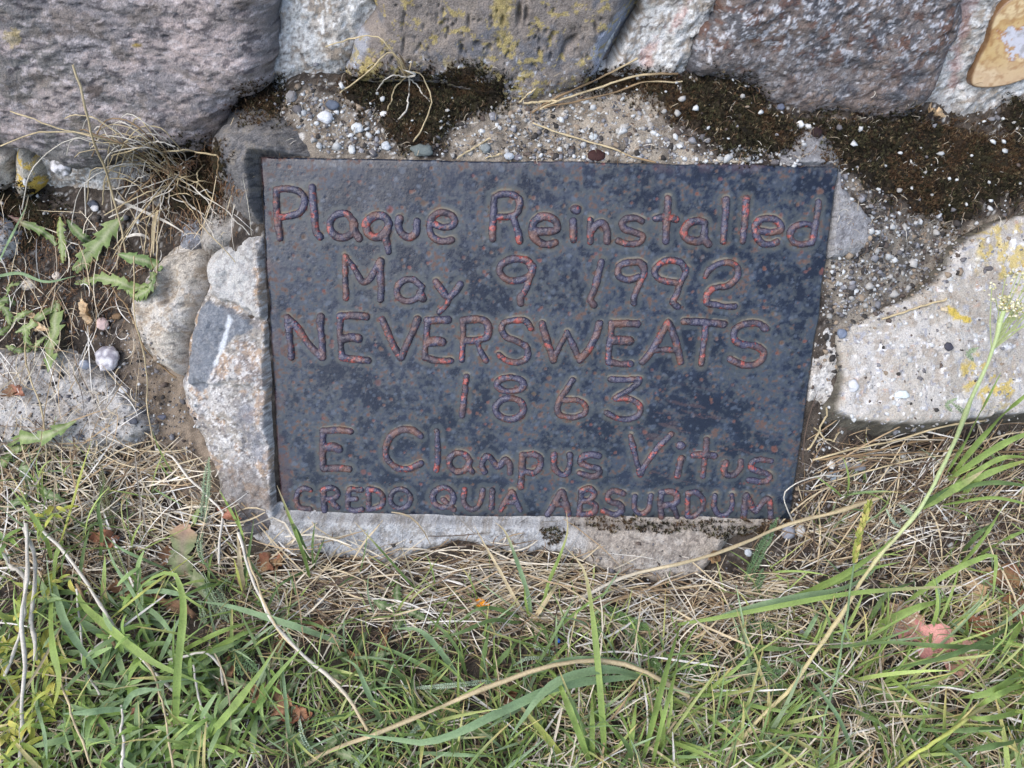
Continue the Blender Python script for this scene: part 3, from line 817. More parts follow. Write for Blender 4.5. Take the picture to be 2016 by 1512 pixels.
LT2 = [
    ('C', 'B4', [[(350, 1182), (300, 1172), (257, 1200), (242, 1260), (272, 1318), (345, 1328)]]),
    ('R', 'B4', [[(452, 1182), (455, 1260), (460, 1345)], [(452, 1182), (510, 1167), (558, 1190), (550, 1238), (490, 1255)], [(500, 1255), (558, 1315)]]),
    ('E', 'B4', [[(738, 1182), (652, 1180), (642, 1250), (642, 1318), (690, 1338), (748, 1330)], [(640, 1255), (700, 1252)]]),
    ('D', 'B4', [[(797, 1180), (797, 1330)], [(797, 1177), (868, 1190), (907, 1250), (888, 1308), (802, 1333)]]),
    ('O', 'B4', [ring(1040, 1250, 76, 74)]),
    ('Q', 'B4', [ring(1368, 1240, 80, 74), [(1370, 1260), (1448, 1328)]]),
    ('U', 'B5', [[(55, 1182), (52, 1270), (100, 1328), (158, 1308), (188, 1240), (195, 1182)]]),
    ('I', 'B5', [[(270, 1182), (262, 1315)]]),
    ('A', 'B5', [[(332, 1328), (370, 1260), (420, 1187), (450, 1260), (485, 1335)], [(365, 1270), (450, 1270)]]),
    ('A', 'B5', [[(692, 1368), (750, 1270), (802, 1192), (830, 1280), (850, 1362)], [(745, 1290), (830, 1290)]]),
    ('B', 'B5', [[(948, 1190), (932, 1368)], [(948, 1190), (1010, 1167), (1048, 1210), (1010, 1258), (960, 1265), (1015, 1268), (1060, 1310), (1030, 1358), (932, 1368)]]),
    ('S', 'B5', [[(1268, 1208), (1190, 1187), (1147, 1222), (1170, 1270), (1240, 1290), (1258, 1338), (1200, 1372), (1115, 1340)]]),
    ('U', 'B5', [[(1355, 1230), (1355, 1320), (1400, 1362), (1458, 1330), (1478, 1225)]]),
    ('R', 'B6', [[(242, 1200), (232, 1290), (242, 1388)], [(242, 1200), (310, 1192), (358, 1220), (348, 1280), (260, 1300)], [(320, 1290), (350, 1350), (362, 1388)]]),
    ('D', 'B6', [[(442, 1205), (440, 1380)], [(442, 1205), (510, 1202), (560, 1260), (548, 1330), (490, 1378), (440, 1382)]]),
    ('U', 'B6', [[(650, 1222), (642, 1310), (680, 1368), (740, 1368), (778, 1310), (780, 1218)]]),
    ('M', 'B6', [[(870, 1380), (877, 1300), (887, 1222), (920, 1280), (960, 1343), (1010, 1280), (1052, 1248), (1073, 1310), (1075, 1388)]]),
]


def build_plaque():
    O, U, V, N = PP
    corners = [(513, 309), (1653, 327), (1556, 1023), (552, 1013)]
    ca, cb = onto(PP, np.array([c[0] for c in corners], float), np.array([c[1] for c in corners], float))
    quad = np.stack([ca, cb], 1)
    res = .0012
    lo = quad.min(0) - .002; hi = quad.max(0) + .002
    A, B = np.meshgrid(np.arange(lo[0], hi[0], res), np.arange(lo[1], hi[1], res))
    # bilinear map of a unit square onto the quad so that the border is clean
    nx, ny = A.shape[1], A.shape[0]
    s, t = np.meshgrid(np.linspace(0, 1, nx), np.linspace(0, 1, ny))
    TL, TR, BR, BL = quad
    Q = (BL * (1 - s)[..., None] + BR * s[..., None]) * (1 - t)[..., None] + (TL * (1 - s)[..., None] + TR * s[..., None]) * t[..., None]
    A, B = Q[..., 0], Q[..., 1]
    # slightly uneven torch cut edge
    B = B + fbm(A, B * 0, 30, 5, 3, .6) * .0011 * (t ** 25 + (1 - t) ** 25)
    A = A + fbm(B, A * 0, 30, 5, 6, .6) * .0010 * (s ** 40 + (1 - s) ** 40)
    e = np.minimum(np.minimum(s * nx, (1 - s) * nx), np.minimum(t * ny, (1 - t) * ny)) * res
    h = fbm(A, B, 8, 3, 2) * .0012 + fbm(A, B, 120, 4, 4, .65) * .00011
    h = h - .0018 * (1 - np.sqrt(np.clip(1 - (1 - np.clip(e / .0022, 0, 1)) ** 2, 0, 1)))
    h = h - .0025 * ss(.010, 0, e) * ss(.35, .6, vn(A * 18, B * 18, 4)) * .4
    # strokes
    D = np.full(A.shape, .1); DYS = np.zeros(A.shape)
    a1 = A[0], B[:, 0]
    strokes = []
    for small, tab in ((0, LT), (1, LT2)):
        for ch, rg, sts in tab:
            ox, oy, k = REG[rg]
            segs = []
            for st in sts:
                P = np.array([(ox + x / k, oy + y / k) for x, y in st])
                P = smooth_poly(P, 4, closed=False)
                a, b = onto(PP, P[:, 0], P[:, 1])
                segs.append(np.stack([a, b], 1))
            strokes.append((ch, small, segs))
    for ch, small, segs in strokes:
        al = np.concatenate(segs); l = al.min(0) - .02; u = al.max(0) + .02
        m = (A > l[0]) & (A < u[0]) & (B > l[1]) & (B < u[1])
        jj, ii = np.where(m)
        sl = (slice(jj.min(), jj.max() + 1), slice(ii.min(), ii.max() + 1))
        a, b = A[sl], B[sl]; d = D[sl]; dy = DYS[sl]
        for sg in segs:
            for p, q in zip(sg[:-1], sg[1:]):
                vx, vy = q - p; L = vx * vx + vy * vy + 1e-12
                tt = np.clip(((a - p[0]) * vx + (b - p[1]) * vy) / L, 0, 1)
                dx = a - p[0] - tt * vx; dyy = b - p[1] - tt * vy
                dd = np.sqrt(dx * dx + dyy * dyy)
                c = dd < d
                d = np.where(c, dd, d); dy = np.where(c, dyy / (dd + 1e-9), dy)
        D[sl] = d; DYS[sl] = dy
    # colours
    n1 = fbm(A, B, 34, 5, 1, .66); n2 = fbm(A, B, 100, 4, 2, .68); n3 = fbm(A, B, 240, 3, 3, .7); n0 = fbm(A, B, 9, 3, 7)
    tn = np.clip(1 - t, 0, 1)
    c = flat(lin(22, 27, 41), A)
    c = mix(c, lin(34, 41, 58), ss(-.3, .3, n1) * .8)
    grey = mix(flat(lin(64, 73, 86), A), lin(76, 82, 84), ss(-.3, .4, n3))
    gm = ss(-.30, .50, n1 * .45 + n2 * .65 + n3 * .45 + n0 * .25 + .12 * ss(.1, .5, tn) - .2 * ss(.3, 0, tn) * ss(.5, 0, s))
    c = mix(c, grey, gm * .72)
    rough = .22 + .22 * gm
    # dull halo round the beads
    hal = ss(.0100, .0068, D + n3 * .0018 + n2 * .0012)
    c = mix(c, mix(flat(lin(74, 81, 83), A), lin(86, 86, 78), ss(-.1, .3, n2)), hal * .6)
    rough = rough + .12 * hal
    # rust flecks and blotches
    rust = mix(flat(lin(78, 54, 49), A), lin(100, 70, 58), ss(-.1, .5, n3))
    left = ss(.16, 0, s)
    rm = ss(.42, .58, n3 * .55 + n2 * .4 + .2 * n1 + .14 * left + .08 * ss(.12, .0, tn) * (.5 + ss(.3, .6, s)) + .06 * hal)
    c = mix(c, rust, rm * .7); rough += .25 * rm
    c = mix(c, lin(84, 60, 60), ss(-.1, .5, fbm(A, B, 50, 4, 9, .65)) * ss(.04, .0, s) * .6)
    c = mix(c, lin(88, 72, 80), ss(.0, .5, fbm(A, B, 70, 4, 10, .65)) * ss(.035, 0, tn) * ss(.3, .6, s) * .6)
    # streaked scratches at lower right
    sc = ss(.42, .55, fbm((A + B * .3) * .16, B + A * .22, 240, 4, 6, .7)) * ss(.62, .74, s) * ss(.55, .66, tn) * ss(.95, .85, tn)
    c = mix(c, lin(96, 74, 68), sc * .4)
    c = c * .72
    # round spots, pale ringed or rusty with a dark heart
    sr = np.random.RandomState(5)
    inv = 1 / res
    W = quad[:, 0].max() - quad[:, 0].min(); Hh = quad[:, 1].max() - quad[:, 1].min()
    for k in range(4200):
        ss_, tt = sr.rand(), sr.rand()
        r = abs(sr.normal(0, .0008)) + .0006
        if k % 14 == 0: r *= 1.5
        i0, j0 = int(ss_ * nx), int(tt * ny); w = int(r * 1.6 / res) + 2
        sl = (slice(max(0, j0 - w), j0 + w + 1), slice(max(0, i0 - w), i0 + w + 1))
        d = np.hypot(A[sl] - A[min(j0, ny - 1), min(i0, nx - 1)], B[sl] - B[min(j0, ny - 1), min(i0, nx - 1)])
        d = d * (1 + .35 * n3[sl])
        m = ss(r * 1.15, r * .8, d)
        typ = sr.rand()
        if typ < .62:
            cc = lin(76, 84, 96); al = .5
            c[sl] = mix(c[sl], cc, m * al)
        elif typ < .9:
            c[sl] = mix(c[sl], lin(sr.randint(84, 116), sr.randint(60, 74), sr.randint(50, 62)), m * .6)
            c[sl] = mix(c[sl], lin(66, 40, 34), ss(r * .5, r * .2, d) * .8)
            h[sl] -= .0003 * m
            rough[sl] = rough[sl] + .3 * m
        else:
            c[sl] = mix(c[sl], lin(20, 18, 20), ss(r * .6, r * .4, d) * .9)
            h[sl] -= .0005 * ss(r * .6, r * .3, d)
    # pale cream line just above the lower strokes, thin dark line round the beads
    pale_rim = ss(.0062, .0048, D) * ss(.25, .8, DYS) * ss(-.2, .2, n1)
    c = mix(c, lin(150, 136, 112), pale_rim * .35); rough += .3 * pale_rim
    # the cut edge and underside: a rim of quads going down 6 mm
    pos = A[..., None] * U + B[..., None] * V + O + h[..., None] * N
    idx = np.arange(nx * ny).reshape(ny, nx)
    loop = np.concatenate([idx[0, :], idx[1:, -1], idx[-1, -2::-1], idx[-2:0:-1, 0]])
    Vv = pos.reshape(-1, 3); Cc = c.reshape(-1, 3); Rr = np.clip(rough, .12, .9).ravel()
    low = Vv[loop] - N * .008
    base = len(Vv); nl = len(loop)
    F = grid_faces(ny, nx)
    F2 = np.stack([loop, base + np.arange(nl), base + (np.arange(nl) + 1) % nl, np.roll(loop, -1)], 1)
    Vv = np.concatenate([Vv, low]); Cc = np.concatenate([Cc, np.tile(lin(70, 48, 42), (nl, 1))]); Rr = np.concatenate([Rr, np.full(nl, .7)])
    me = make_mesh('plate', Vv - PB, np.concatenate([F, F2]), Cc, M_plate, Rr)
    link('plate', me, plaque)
    splat(pos)
    # the beads: one mesh for each letter
    for ci, (ch, small, segs) in enumerate(strokes):
        r0 = .0034 if small else .0038
        al = np.concatenate(segs); l = al.min(0) - .007; u = al.max(0) + .007
        a, b = np.meshgrid(np.arange(l[0], u[0], .00085), np.arange(l[1], u[1], .00085))
        hh = np.full(a.shape, -1.0); dm = np.full(a.shape, 1.0); dyy_ = np.zeros(a.shape)
        lump = fbm(a, b, 160, 3, 4) * .0005 + fbm(a, b, 60, 2, 6) * .0004
        for sg in segs:
            rs = r0 * (1.0 + .1 * math.sin(ci * 3.1 + len(sg)))
            if len(sg) < 10 and np.hypot(*(sg[-1] - sg[0])) < .006: rs = .0048
            if ch == 'E' and len(sg) < 10 and np.hypot(*(sg[-1] - sg[0])) < .022 and not small: rs *= 1.22
            for p, q in zip(sg[:-1], sg[1:]):
                vx, vy = q - p; L = vx * vx + vy * vy + 1e-12
                tt = np.clip(((a - p[0]) * vx + (b - p[1]) * vy) / L, 0, 1)
                dx = a - p[0] - tt * vx; dy2 = b - p[1] - tt * vy
                dd = np.sqrt(dx * dx + dy2 * dy2)
                closer = dd < dm
                dyy_ = np.where(closer, dy2 / (dd + 1e-9), dyy_); dm = np.minimum(dm, dd)
                x = (dd + lump) / rs
                hv = np.where(x < 1, np.sqrt(np.clip(1 - x * x, 0, 1)) * rs * .82, (1 - x) * rs * 2.0)
                # smooth union
                kk = .0006
                hq = np.clip(.5 + .5 * (hh - hv) / kk, 0, 1)
                hh = np.where(hh < -.5, hv, hv * (1 - hq) + hh * hq + kk * hq * (1 - hq))
        hh = hh + np.where(hh > 0, fbm(a, b, 260, 3, 8, .7) * .0006, 0)
        keep = hh > -.0016
        plate_h = fbm(a, b, 8, 3, 2) * .0012
        pos = a[..., None] * U + b[..., None] * V + O + (np.maximum(hh, -.002) + plate_h)[..., None] * N
        n1b = fbm(a, b, 60, 4, 1 + ci % 3); n2b = fbm(a, b, 170, 4, 5); n3b = fbm(a, b, 110, 4, 9)
        c = flat(lin(64, 62, 80), a)
        c = mix(c, lin(78, 60, 60), ss(-.25, .35, n1b + n2b * .5) * .8)
        c = mix(c, lin(38, 40, 54), ss(.0, .4, n2b) * .7)
        c = mix(c, lin(110, 76, 60), ss(.2, .5, n3b) * .5)
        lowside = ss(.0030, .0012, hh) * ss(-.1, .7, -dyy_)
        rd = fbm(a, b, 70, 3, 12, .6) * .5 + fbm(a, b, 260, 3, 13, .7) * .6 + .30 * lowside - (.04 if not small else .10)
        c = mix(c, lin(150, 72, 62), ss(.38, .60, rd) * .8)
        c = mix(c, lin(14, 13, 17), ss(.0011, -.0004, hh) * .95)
        rgh = .22 + .25 * ss(-.1, .4, n1b)
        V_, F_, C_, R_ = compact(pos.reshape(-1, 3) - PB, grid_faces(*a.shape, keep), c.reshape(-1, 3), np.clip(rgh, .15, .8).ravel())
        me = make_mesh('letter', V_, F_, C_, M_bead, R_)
        nm = 'numeral' if ch.isdigit() else 'letter'
        link(nm, me, plaque, label='welded bead %s %s' % ('numeral' if ch.isdigit() else ('small capital letter' if small else 'letter'), ch))
        splat(pos[keep])


build_plaque()
#PART2
# ================================================================== small growth, gravel and litter
def Z(reg, pts):
    ox, oy, k = {'a': (0, 1008, 3), 'b': (672, 1008, 3), 'c': (1344, 1008, 3), 'u': (0, 0, 3), 'v': (672, 0, 3), 'w': (1344, 0, 3), 'l': (0, 504, 3), 'f': (0, 0, 1)}[reg]
    return [(ox + p[0] / k, oy + p[1] / k) for p in pts]


def scatter(poly, n, wob=14, seed=1, soft=10):
    r = np.random.RandomState(seed)
    P = smooth_poly(poly, 3); lo = P.min(0); hi = P.max(0)
    x = r.uniform(lo[0] - wob, hi[0] + wob, n * 2); y = r.uniform(lo[1] - wob, hi[1] + wob, n * 2)
    sd = sdist(x, y, P) + fbm(x, y, .05, 3, seed % 7) * wob
    k = ss(-soft, soft, sd) > r.rand(len(x))
    return x[k][:n], y[k][:n]


def ico(sub=0):
    t = (1 + 5 ** .5) / 2
    V = np.array([(-1, t, 0), (1, t, 0), (-1, -t, 0), (1, -t, 0), (0, -1, t), (0, 1, t), (0, -1, -t), (0, 1, -t), (t, 0, -1), (t, 0, 1), (-t, 0, -1), (-t, 0, 1)], float)
    F = [(0, 11, 5), (0, 5, 1), (0, 1, 7), (0, 7, 10), (0, 10, 11), (1, 5, 9), (5, 11, 4), (11, 10, 2), (10, 7, 6), (7, 1, 8), (3, 9, 4), (3, 4, 2), (3, 2, 6), (3, 6, 8), (3, 8, 9), (4, 9, 5), (2, 4, 11), (6, 2, 10), (8, 6, 7), (9, 8, 1)]
    V /= np.linalg.norm(V[0])
    for _ in range(sub):
        V = list(V); c = {}; F2 = []
        def mid(a, b):
            k = (min(a, b), max(a, b))
            if k not in c:
                m = (V[a] + V[b]) / 2; c[k] = len(V); V.append(m / np.linalg.norm(m))
            return c[k]
        for a, b, d in F:
            ab, bd, da = mid(a, b), mid(b, d), mid(d, a)
            F2 += [(a, ab, da), (b, bd, ab), (d, da, bd), (ab, bd, da)]
        F = F2; V = np.array(V)
    return np.array(V), np.array(F)


ICO0, ICO1, ICO2 = ico(0), ico(1), ico(2)


def rand_rot(n, r):
    q = r.normal(size=(n, 4)); q /= np.linalg.norm(q, axis=1, keepdims=True)
    w, x, y, z = q.T
    return np.stack([1 - 2 * (y * y + z * z), 2 * (x * y - w * z), 2 * (x * z + w * y), 2 * (x * y + w * z), 1 - 2 * (x * x + z * z), 2 * (y * z - w * x), 2 * (x * z - w * y), 2 * (y * z + w * x), 1 - 2 * (x * x + y * y)], 1).reshape(n, 3, 3)


def rocks_batch(P, R, C, seed=1, shape=ICO0, rough=.22, lift=.35):
    r = np.random.RandomState(seed); n = len(P); bv, bf = shape
    sc = r.uniform(.6, 1.25, (n, 1, 3))
    V = bv[None] * (1 + r.uniform(-rough, rough, (n, len(bv), 1))) * sc
    V = np.einsum('nij,nkj->nki', rand_rot(n, r), V) * R[:, None, None]
    V[:, :, 2] *= .8
    V = V + P[:, None, :] + np.array([0, -.25, .9]) * (R * lift)[:, None, None]
    F = (bf[None] + (np.arange(n) * len(bv))[:, None, None]).reshape(-1, 3)
    Cc = np.repeat(C[:, None, :], len(bv), 1) * r.uniform(.85, 1.12, (n, len(bv), 1))
    return V.reshape(-1, 3), F, Cc.reshape(-1, 3)


def pick(cols, w, n, r):
    cols = np.array(cols); w = np.array(w, float) / sum(w)
    c = cols[r.choice(len(cols), n, p=w)]
    return c * r.uniform(.82, 1.15, (n, 1))


GRAV = [lin(180, 182, 182), lin(156, 154, 150), lin(126, 126, 130), lin(100, 98, 100), lin(136, 122, 106), lin(86, 76, 70), lin(58, 55, 53)]

# ------------------------------------------------------------------ moss
MOSS = [
    ('left of the rounded grey stone under the large boulder', [(458, 208), (482, 180), (545, 163), (566, 190), (560, 216), (520, 232), (478, 232)], 900),
    ('under the pitted stone behind the dead tuft', [(672, 165), (700, 146), (760, 148), (820, 150), (880, 140), (930, 140), (985, 160), (1000, 195), (960, 218), (905, 232), (872, 272), (820, 290), (775, 282), (752, 225), (700, 205)], 4200),
    ('between the wall and the top right of the plaque', [(1150, 158), (1250, 138), (1330, 146), (1400, 152), (1470, 165), (1500, 190), (1512, 215), (1560, 232), (1572, 290), (1500, 312), (1420, 305), (1388, 272), (1325, 240), (1300, 205), (1210, 182)], 4600),
    ('spreading below the brown stone at the right', [(1590, 232), (1700, 236), (1780, 228), (1850, 238), (1960, 262), (2150, 270), (2150, 380), (1960, 398), (1900, 432), (1830, 446), (1770, 404), (1715, 372), (1650, 322), (1636, 292)], 7500),
    ('at the left border below the lichened stones', [(-80, 372), (60, 374), (110, 398), (122, 440), (80, 470), (40, 500), (20, 440), (-80, 420)], 1700),
    ('behind the dry grass under the boulder', [(290, 290), (350, 285), (425, 282), (440, 330), (432, 400), (385, 425), (320, 390)], 1500),
    ('along the bottom edge of the plaque at the right', [(1130, 1027), (1250, 1026), (1545, 1030), (1530, 1052), (1430, 1060), (1360, 1050), (1280, 1046), (1180, 1042)], 1100),
    ('in small cushions on the tan end of the cement', [(1066, 1042), (1096, 1038), (1104, 1054), (1090, 1066), (1068, 1060)], 160),
    ('on the mortar under the fossil wood at the right border', [(1985, 196), (2060, 180), (2120, 180), (2120, 262), (1985, 256)], 800),
]


def moss_patch(i, where, poly, n):
    r = np.random.RandomState(40 + i)
    P = smooth_poly(poly, 3); lo = P.min(0) - 12; hi = P.max(0) + 12
    gx_, gy_ = np.meshgrid(np.arange(lo[0], hi[0], 3.2), np.arange(lo[1], hi[1], 3.2))
    sd = sdist(gx_, gy_, P) + fbm(gx_, gy_, .06, 5, i % 7, .62) * 22 - 5
    S = on(gx_, gy_)
    # smooth the base so that depth steps do not tear the cushion
    up = np.array([0, -.35, .94])
    hh = ss(-4, 22, sd) * (.005 + .003 * fbm(gx_, gy_, .03, 3, 5)) + fbm(gx_, gy_, .12, 4, 3, .6) * .002 - .003 * ss(0, -6, sd)
    pos = S + hh[..., None] * up
    c = mix(flat(lin(38, 34, 28), gx_), lin(48, 41, 34), ss(-.2, .4, fbm(gx_, gy_, .06, 4, 2)))
    c = mix(c, lin(46, 44, 30), ss(.0, .4, fbm(gx_, gy_, .03, 4, 9)) * .6)
    thin = i in (6, 7)
    keep = sd > (1e9 if thin else 0)
    # drop faces across a depth jump
    dz = (pos - CP) @ FW
    j = np.zeros(keep.shape, bool)
    j[:, :-1] |= np.abs(np.diff(dz, axis=1)) > .02; j[:-1] |= np.abs(np.diff(dz, axis=0)) > .02
    idx = np.arange(gx_.size).reshape(gx_.shape)
    F = np.stack([idx[:-1, :-1], idx[1:, :-1], idx[1:, 1:], idx[:-1, 1:]], -1)
    k = (keep[:-1, :-1] & keep[1:, 1:]) & ~j[:-1, :-1] & ~j[1:, 1:]
    F = F[k]
    if not len(F):
        F = np.array([[0, 1, 2, 2]])[:0].reshape(0, 4)
    V0, F0, C0, _ = compact(pos.reshape(-1, 3), F, c.reshape(-1, 3))
    F0 = np.concatenate([F0[:, [0, 1, 2]], F0[:, [0, 2, 3]]])
    # star shaped tufts
    x, y = scatter(poly, n, 12 if thin else 20, 60 + i, 5 if thin else 24)
    n = len(x)
    hh2 = ss(-4, 22, sdist(x, y, P)) * (.005 + .003 * fbm(x, y, .03, 3, 5))
    B = on(x, y) + (hh2 + .0004)[:, None] * up
    L = 7
    az = r.uniform(0, 6.283, (n, L)); el = r.uniform(.2, 1.35, (n, L)); ln = r.uniform(.0018, .0046, (n, L))
    d = np.stack([np.cos(az) * np.cos(el), np.sin(az) * np.cos(el), np.sin(el)], -1)
    sdv = np.stack([-np.sin(az), np.cos(az), 0 * az], -1) * .00042
    tip = B[:, None] + d * ln[..., None]
    V1 = np.stack([B[:, None] + sdv, B[:, None] - sdv, tip], 2).reshape(-1, 3)
    F1 = np.arange(n * L * 3).reshape(-1, 3) + len(V0)
    tc = pick([lin(46, 42, 33), lin(60, 56, 42), lin(80, 78, 56), lin(90, 72, 54), lin(38, 34, 29), lin(150, 134, 106)], [4, 4, 3, 2, 3, .5], n, r)
    fld = ss(.05, .35, fbm(x, y, .02, 3, 11))
    tc = tc * (1 - fld[:, None] * .3) + lin(112, 82, 60) * fld[:, None] * .3
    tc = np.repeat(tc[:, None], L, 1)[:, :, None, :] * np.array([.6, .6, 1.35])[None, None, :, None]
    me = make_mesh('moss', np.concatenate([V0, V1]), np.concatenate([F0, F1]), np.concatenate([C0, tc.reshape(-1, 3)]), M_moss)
    link('moss', me, label='dark brown green moss ' + where, cat='moss', kind='stuff')


for i, (w, p, n) in enumerate(MOSS):
    moss_patch(i, w, p, int(n * .9))

# ------------------------------------------------------------------ gravel and crumbs
NOGRAV = [[(1560, 330), (1612, 302), (1642, 314), (1660, 372), (1690, 402), (1714, 448), (1716, 470), (1700, 496), (1664, 508), (1620, 510)],
          [(432, 300), (440, 264), (472, 236), (512, 226), (560, 233), (602, 260), (630, 300), (505, 455), (455, 375)],
          [(286, 600), (300, 560), (336, 512), (388, 492), (440, 486), (480, 464), (560, 460), (560, 1050), (462, 1040), (436, 940), (388, 830), (373, 760), (304, 690)]]


def gravel(name, label, areas, seed, sizes, cols=GRAV, wts=(5, 4, 3, 3, 2, 2, 2), lift=.35):
    r = np.random.RandomState(seed); X = []; Y = []
    for k, (poly, n) in enumerate(areas):
        x, y = scatter(poly, n, 20, seed * 10 + k, 16); X.append(x); Y.append(y)
    X = np.concatenate(X); Y = np.concatenate(Y); n = len(X)
    R = np.clip(r.gamma(1.5, sizes / 1.9, n), sizes * .3, sizes * 3.2)
    P = on(X, Y)
    a = (P - PC) @ hdir; b = (P - PC) @ vdir
    u_, v_, _z = proj(P)
    inrock = np.zeros(len(P), bool)
    for pl_ in NOGRAV:
        inrock |= sdist(u_, v_, np.array(pl_, float)) > 3
    g = ~inrock & ~((a > PX0 + (PX1 - PX0) * (b - PB0) / (PB1 - PB0) - .001) & (a < PX2 + (PX3 - PX2) * (b - PB0) / (PB1 - PB0) + .001) & (b > PB0 - .001) & (b < PB1 + .0025) & ((P - PC) @ pn > -.01))
    V, F, C = rocks_batch(P[g], R[g], pick(cols, wts, n, r)[g], seed, lift=lift * (1 if lift > 1 or lift < 0 else .1), rough=.42)
    me = make_mesh(name, V, F, C, M_stone, smooth=False)
    link(name, me, label=label, cat='gravel', kind='stuff')


LEDGE = [(560, 190), (700, 190), (900, 240), (1000, 190), (1200, 180), (1400, 250), (1560, 300), (1600, 330), (1300, 330), (900, 322), (640, 316), (600, 250)]
RIGHTG = [(1640, 330), (1720, 380), (1800, 440), (1880, 470), (1850, 540), (1780, 585), (1700, 620), (1640, 650), (1618, 590), (1630, 510), (1710, 480), (1690, 410)]
gravel('gravel', 'fine white and grey gravel strewn on the ledge above the plaque', [(LEDGE, 2600), ([(560, 180), (680, 200), (760, 300), (860, 318), (640, 318), (590, 250)], 800), ([(1050, 270), (1400, 280), (1560, 322), (1050, 322)], 700)], 3, .0016)
gravel('gravel', 'sparser white crumbs lying in the moss behind the plaque', [([(480, 150), (1000, 150), (1000, 260), (700, 290), (560, 250)], 170), ([(1150, 140), (1500, 170), (1600, 300), (1300, 260)], 170), ([(1590, 230), (2120, 260), (2120, 400), (1800, 440), (1640, 320)], 260), ([(-60, 370), (130, 380), (130, 480), (-60, 480)], 80)], 5, .0013, wts=(9, 5, 2, 1, 1, 1, 0), lift=3.6)
gravel('gravel', 'mixed light grit between the plaque and the right hand slab', [(RIGHTG, 2600), ([(1640, 460), (1760, 420), (1900, 440), (1980, 420), (1900, 480), (1860, 545), (1780, 592), (1660, 655), (1625, 600)], 1500), ([(1625, 560), (1660, 600), (1640, 780), (1650, 860), (1600, 1020), (1560, 1030), (1600, 800)], 700)], 4, .0015, wts=(3, 4, 4, 4, 3, 4, 6))
gravel('gravel', 'grit and crumbs on the soil left of the plaque', [([(-60, 440), (300, 440), (410, 385), (430, 430), (350, 475), (270, 560), (240, 700), (300, 900), (200, 960), (-60, 960)], 2000), ([(240, 650), (350, 760), (390, 940), (280, 900)], 700)], 6, .0013, wts=(3, 3, 3, 4, 3, 4, 4))
gravel('gravel', 'grey grit on the ground below the slab at the right', [([(1560, 880), (1700, 870), (1760, 900), (2100, 870), (2100, 1120), (1560, 1120), (1500, 1050)], 1700), ([(500, 1090), (1500, 1100), (1500, 1300), (500, 1250)], 1300), ([(1600, 1150), (2100, 1100), (2100, 1330), (1700, 1300)], 700)], 8, .0015, wts=(3, 4, 4, 4, 3, 3, 4))
gravel('grit', 'grit embedded in the face of the concrete slab at the right', [([(1660, 660), (1800, 590), (1900, 500), (2120, 430), (2120, 810), (1700, 840)], 1500)], 9, .0013, wts=(8, 5, 3, 1, 2, 1, 1), lift=-.35)

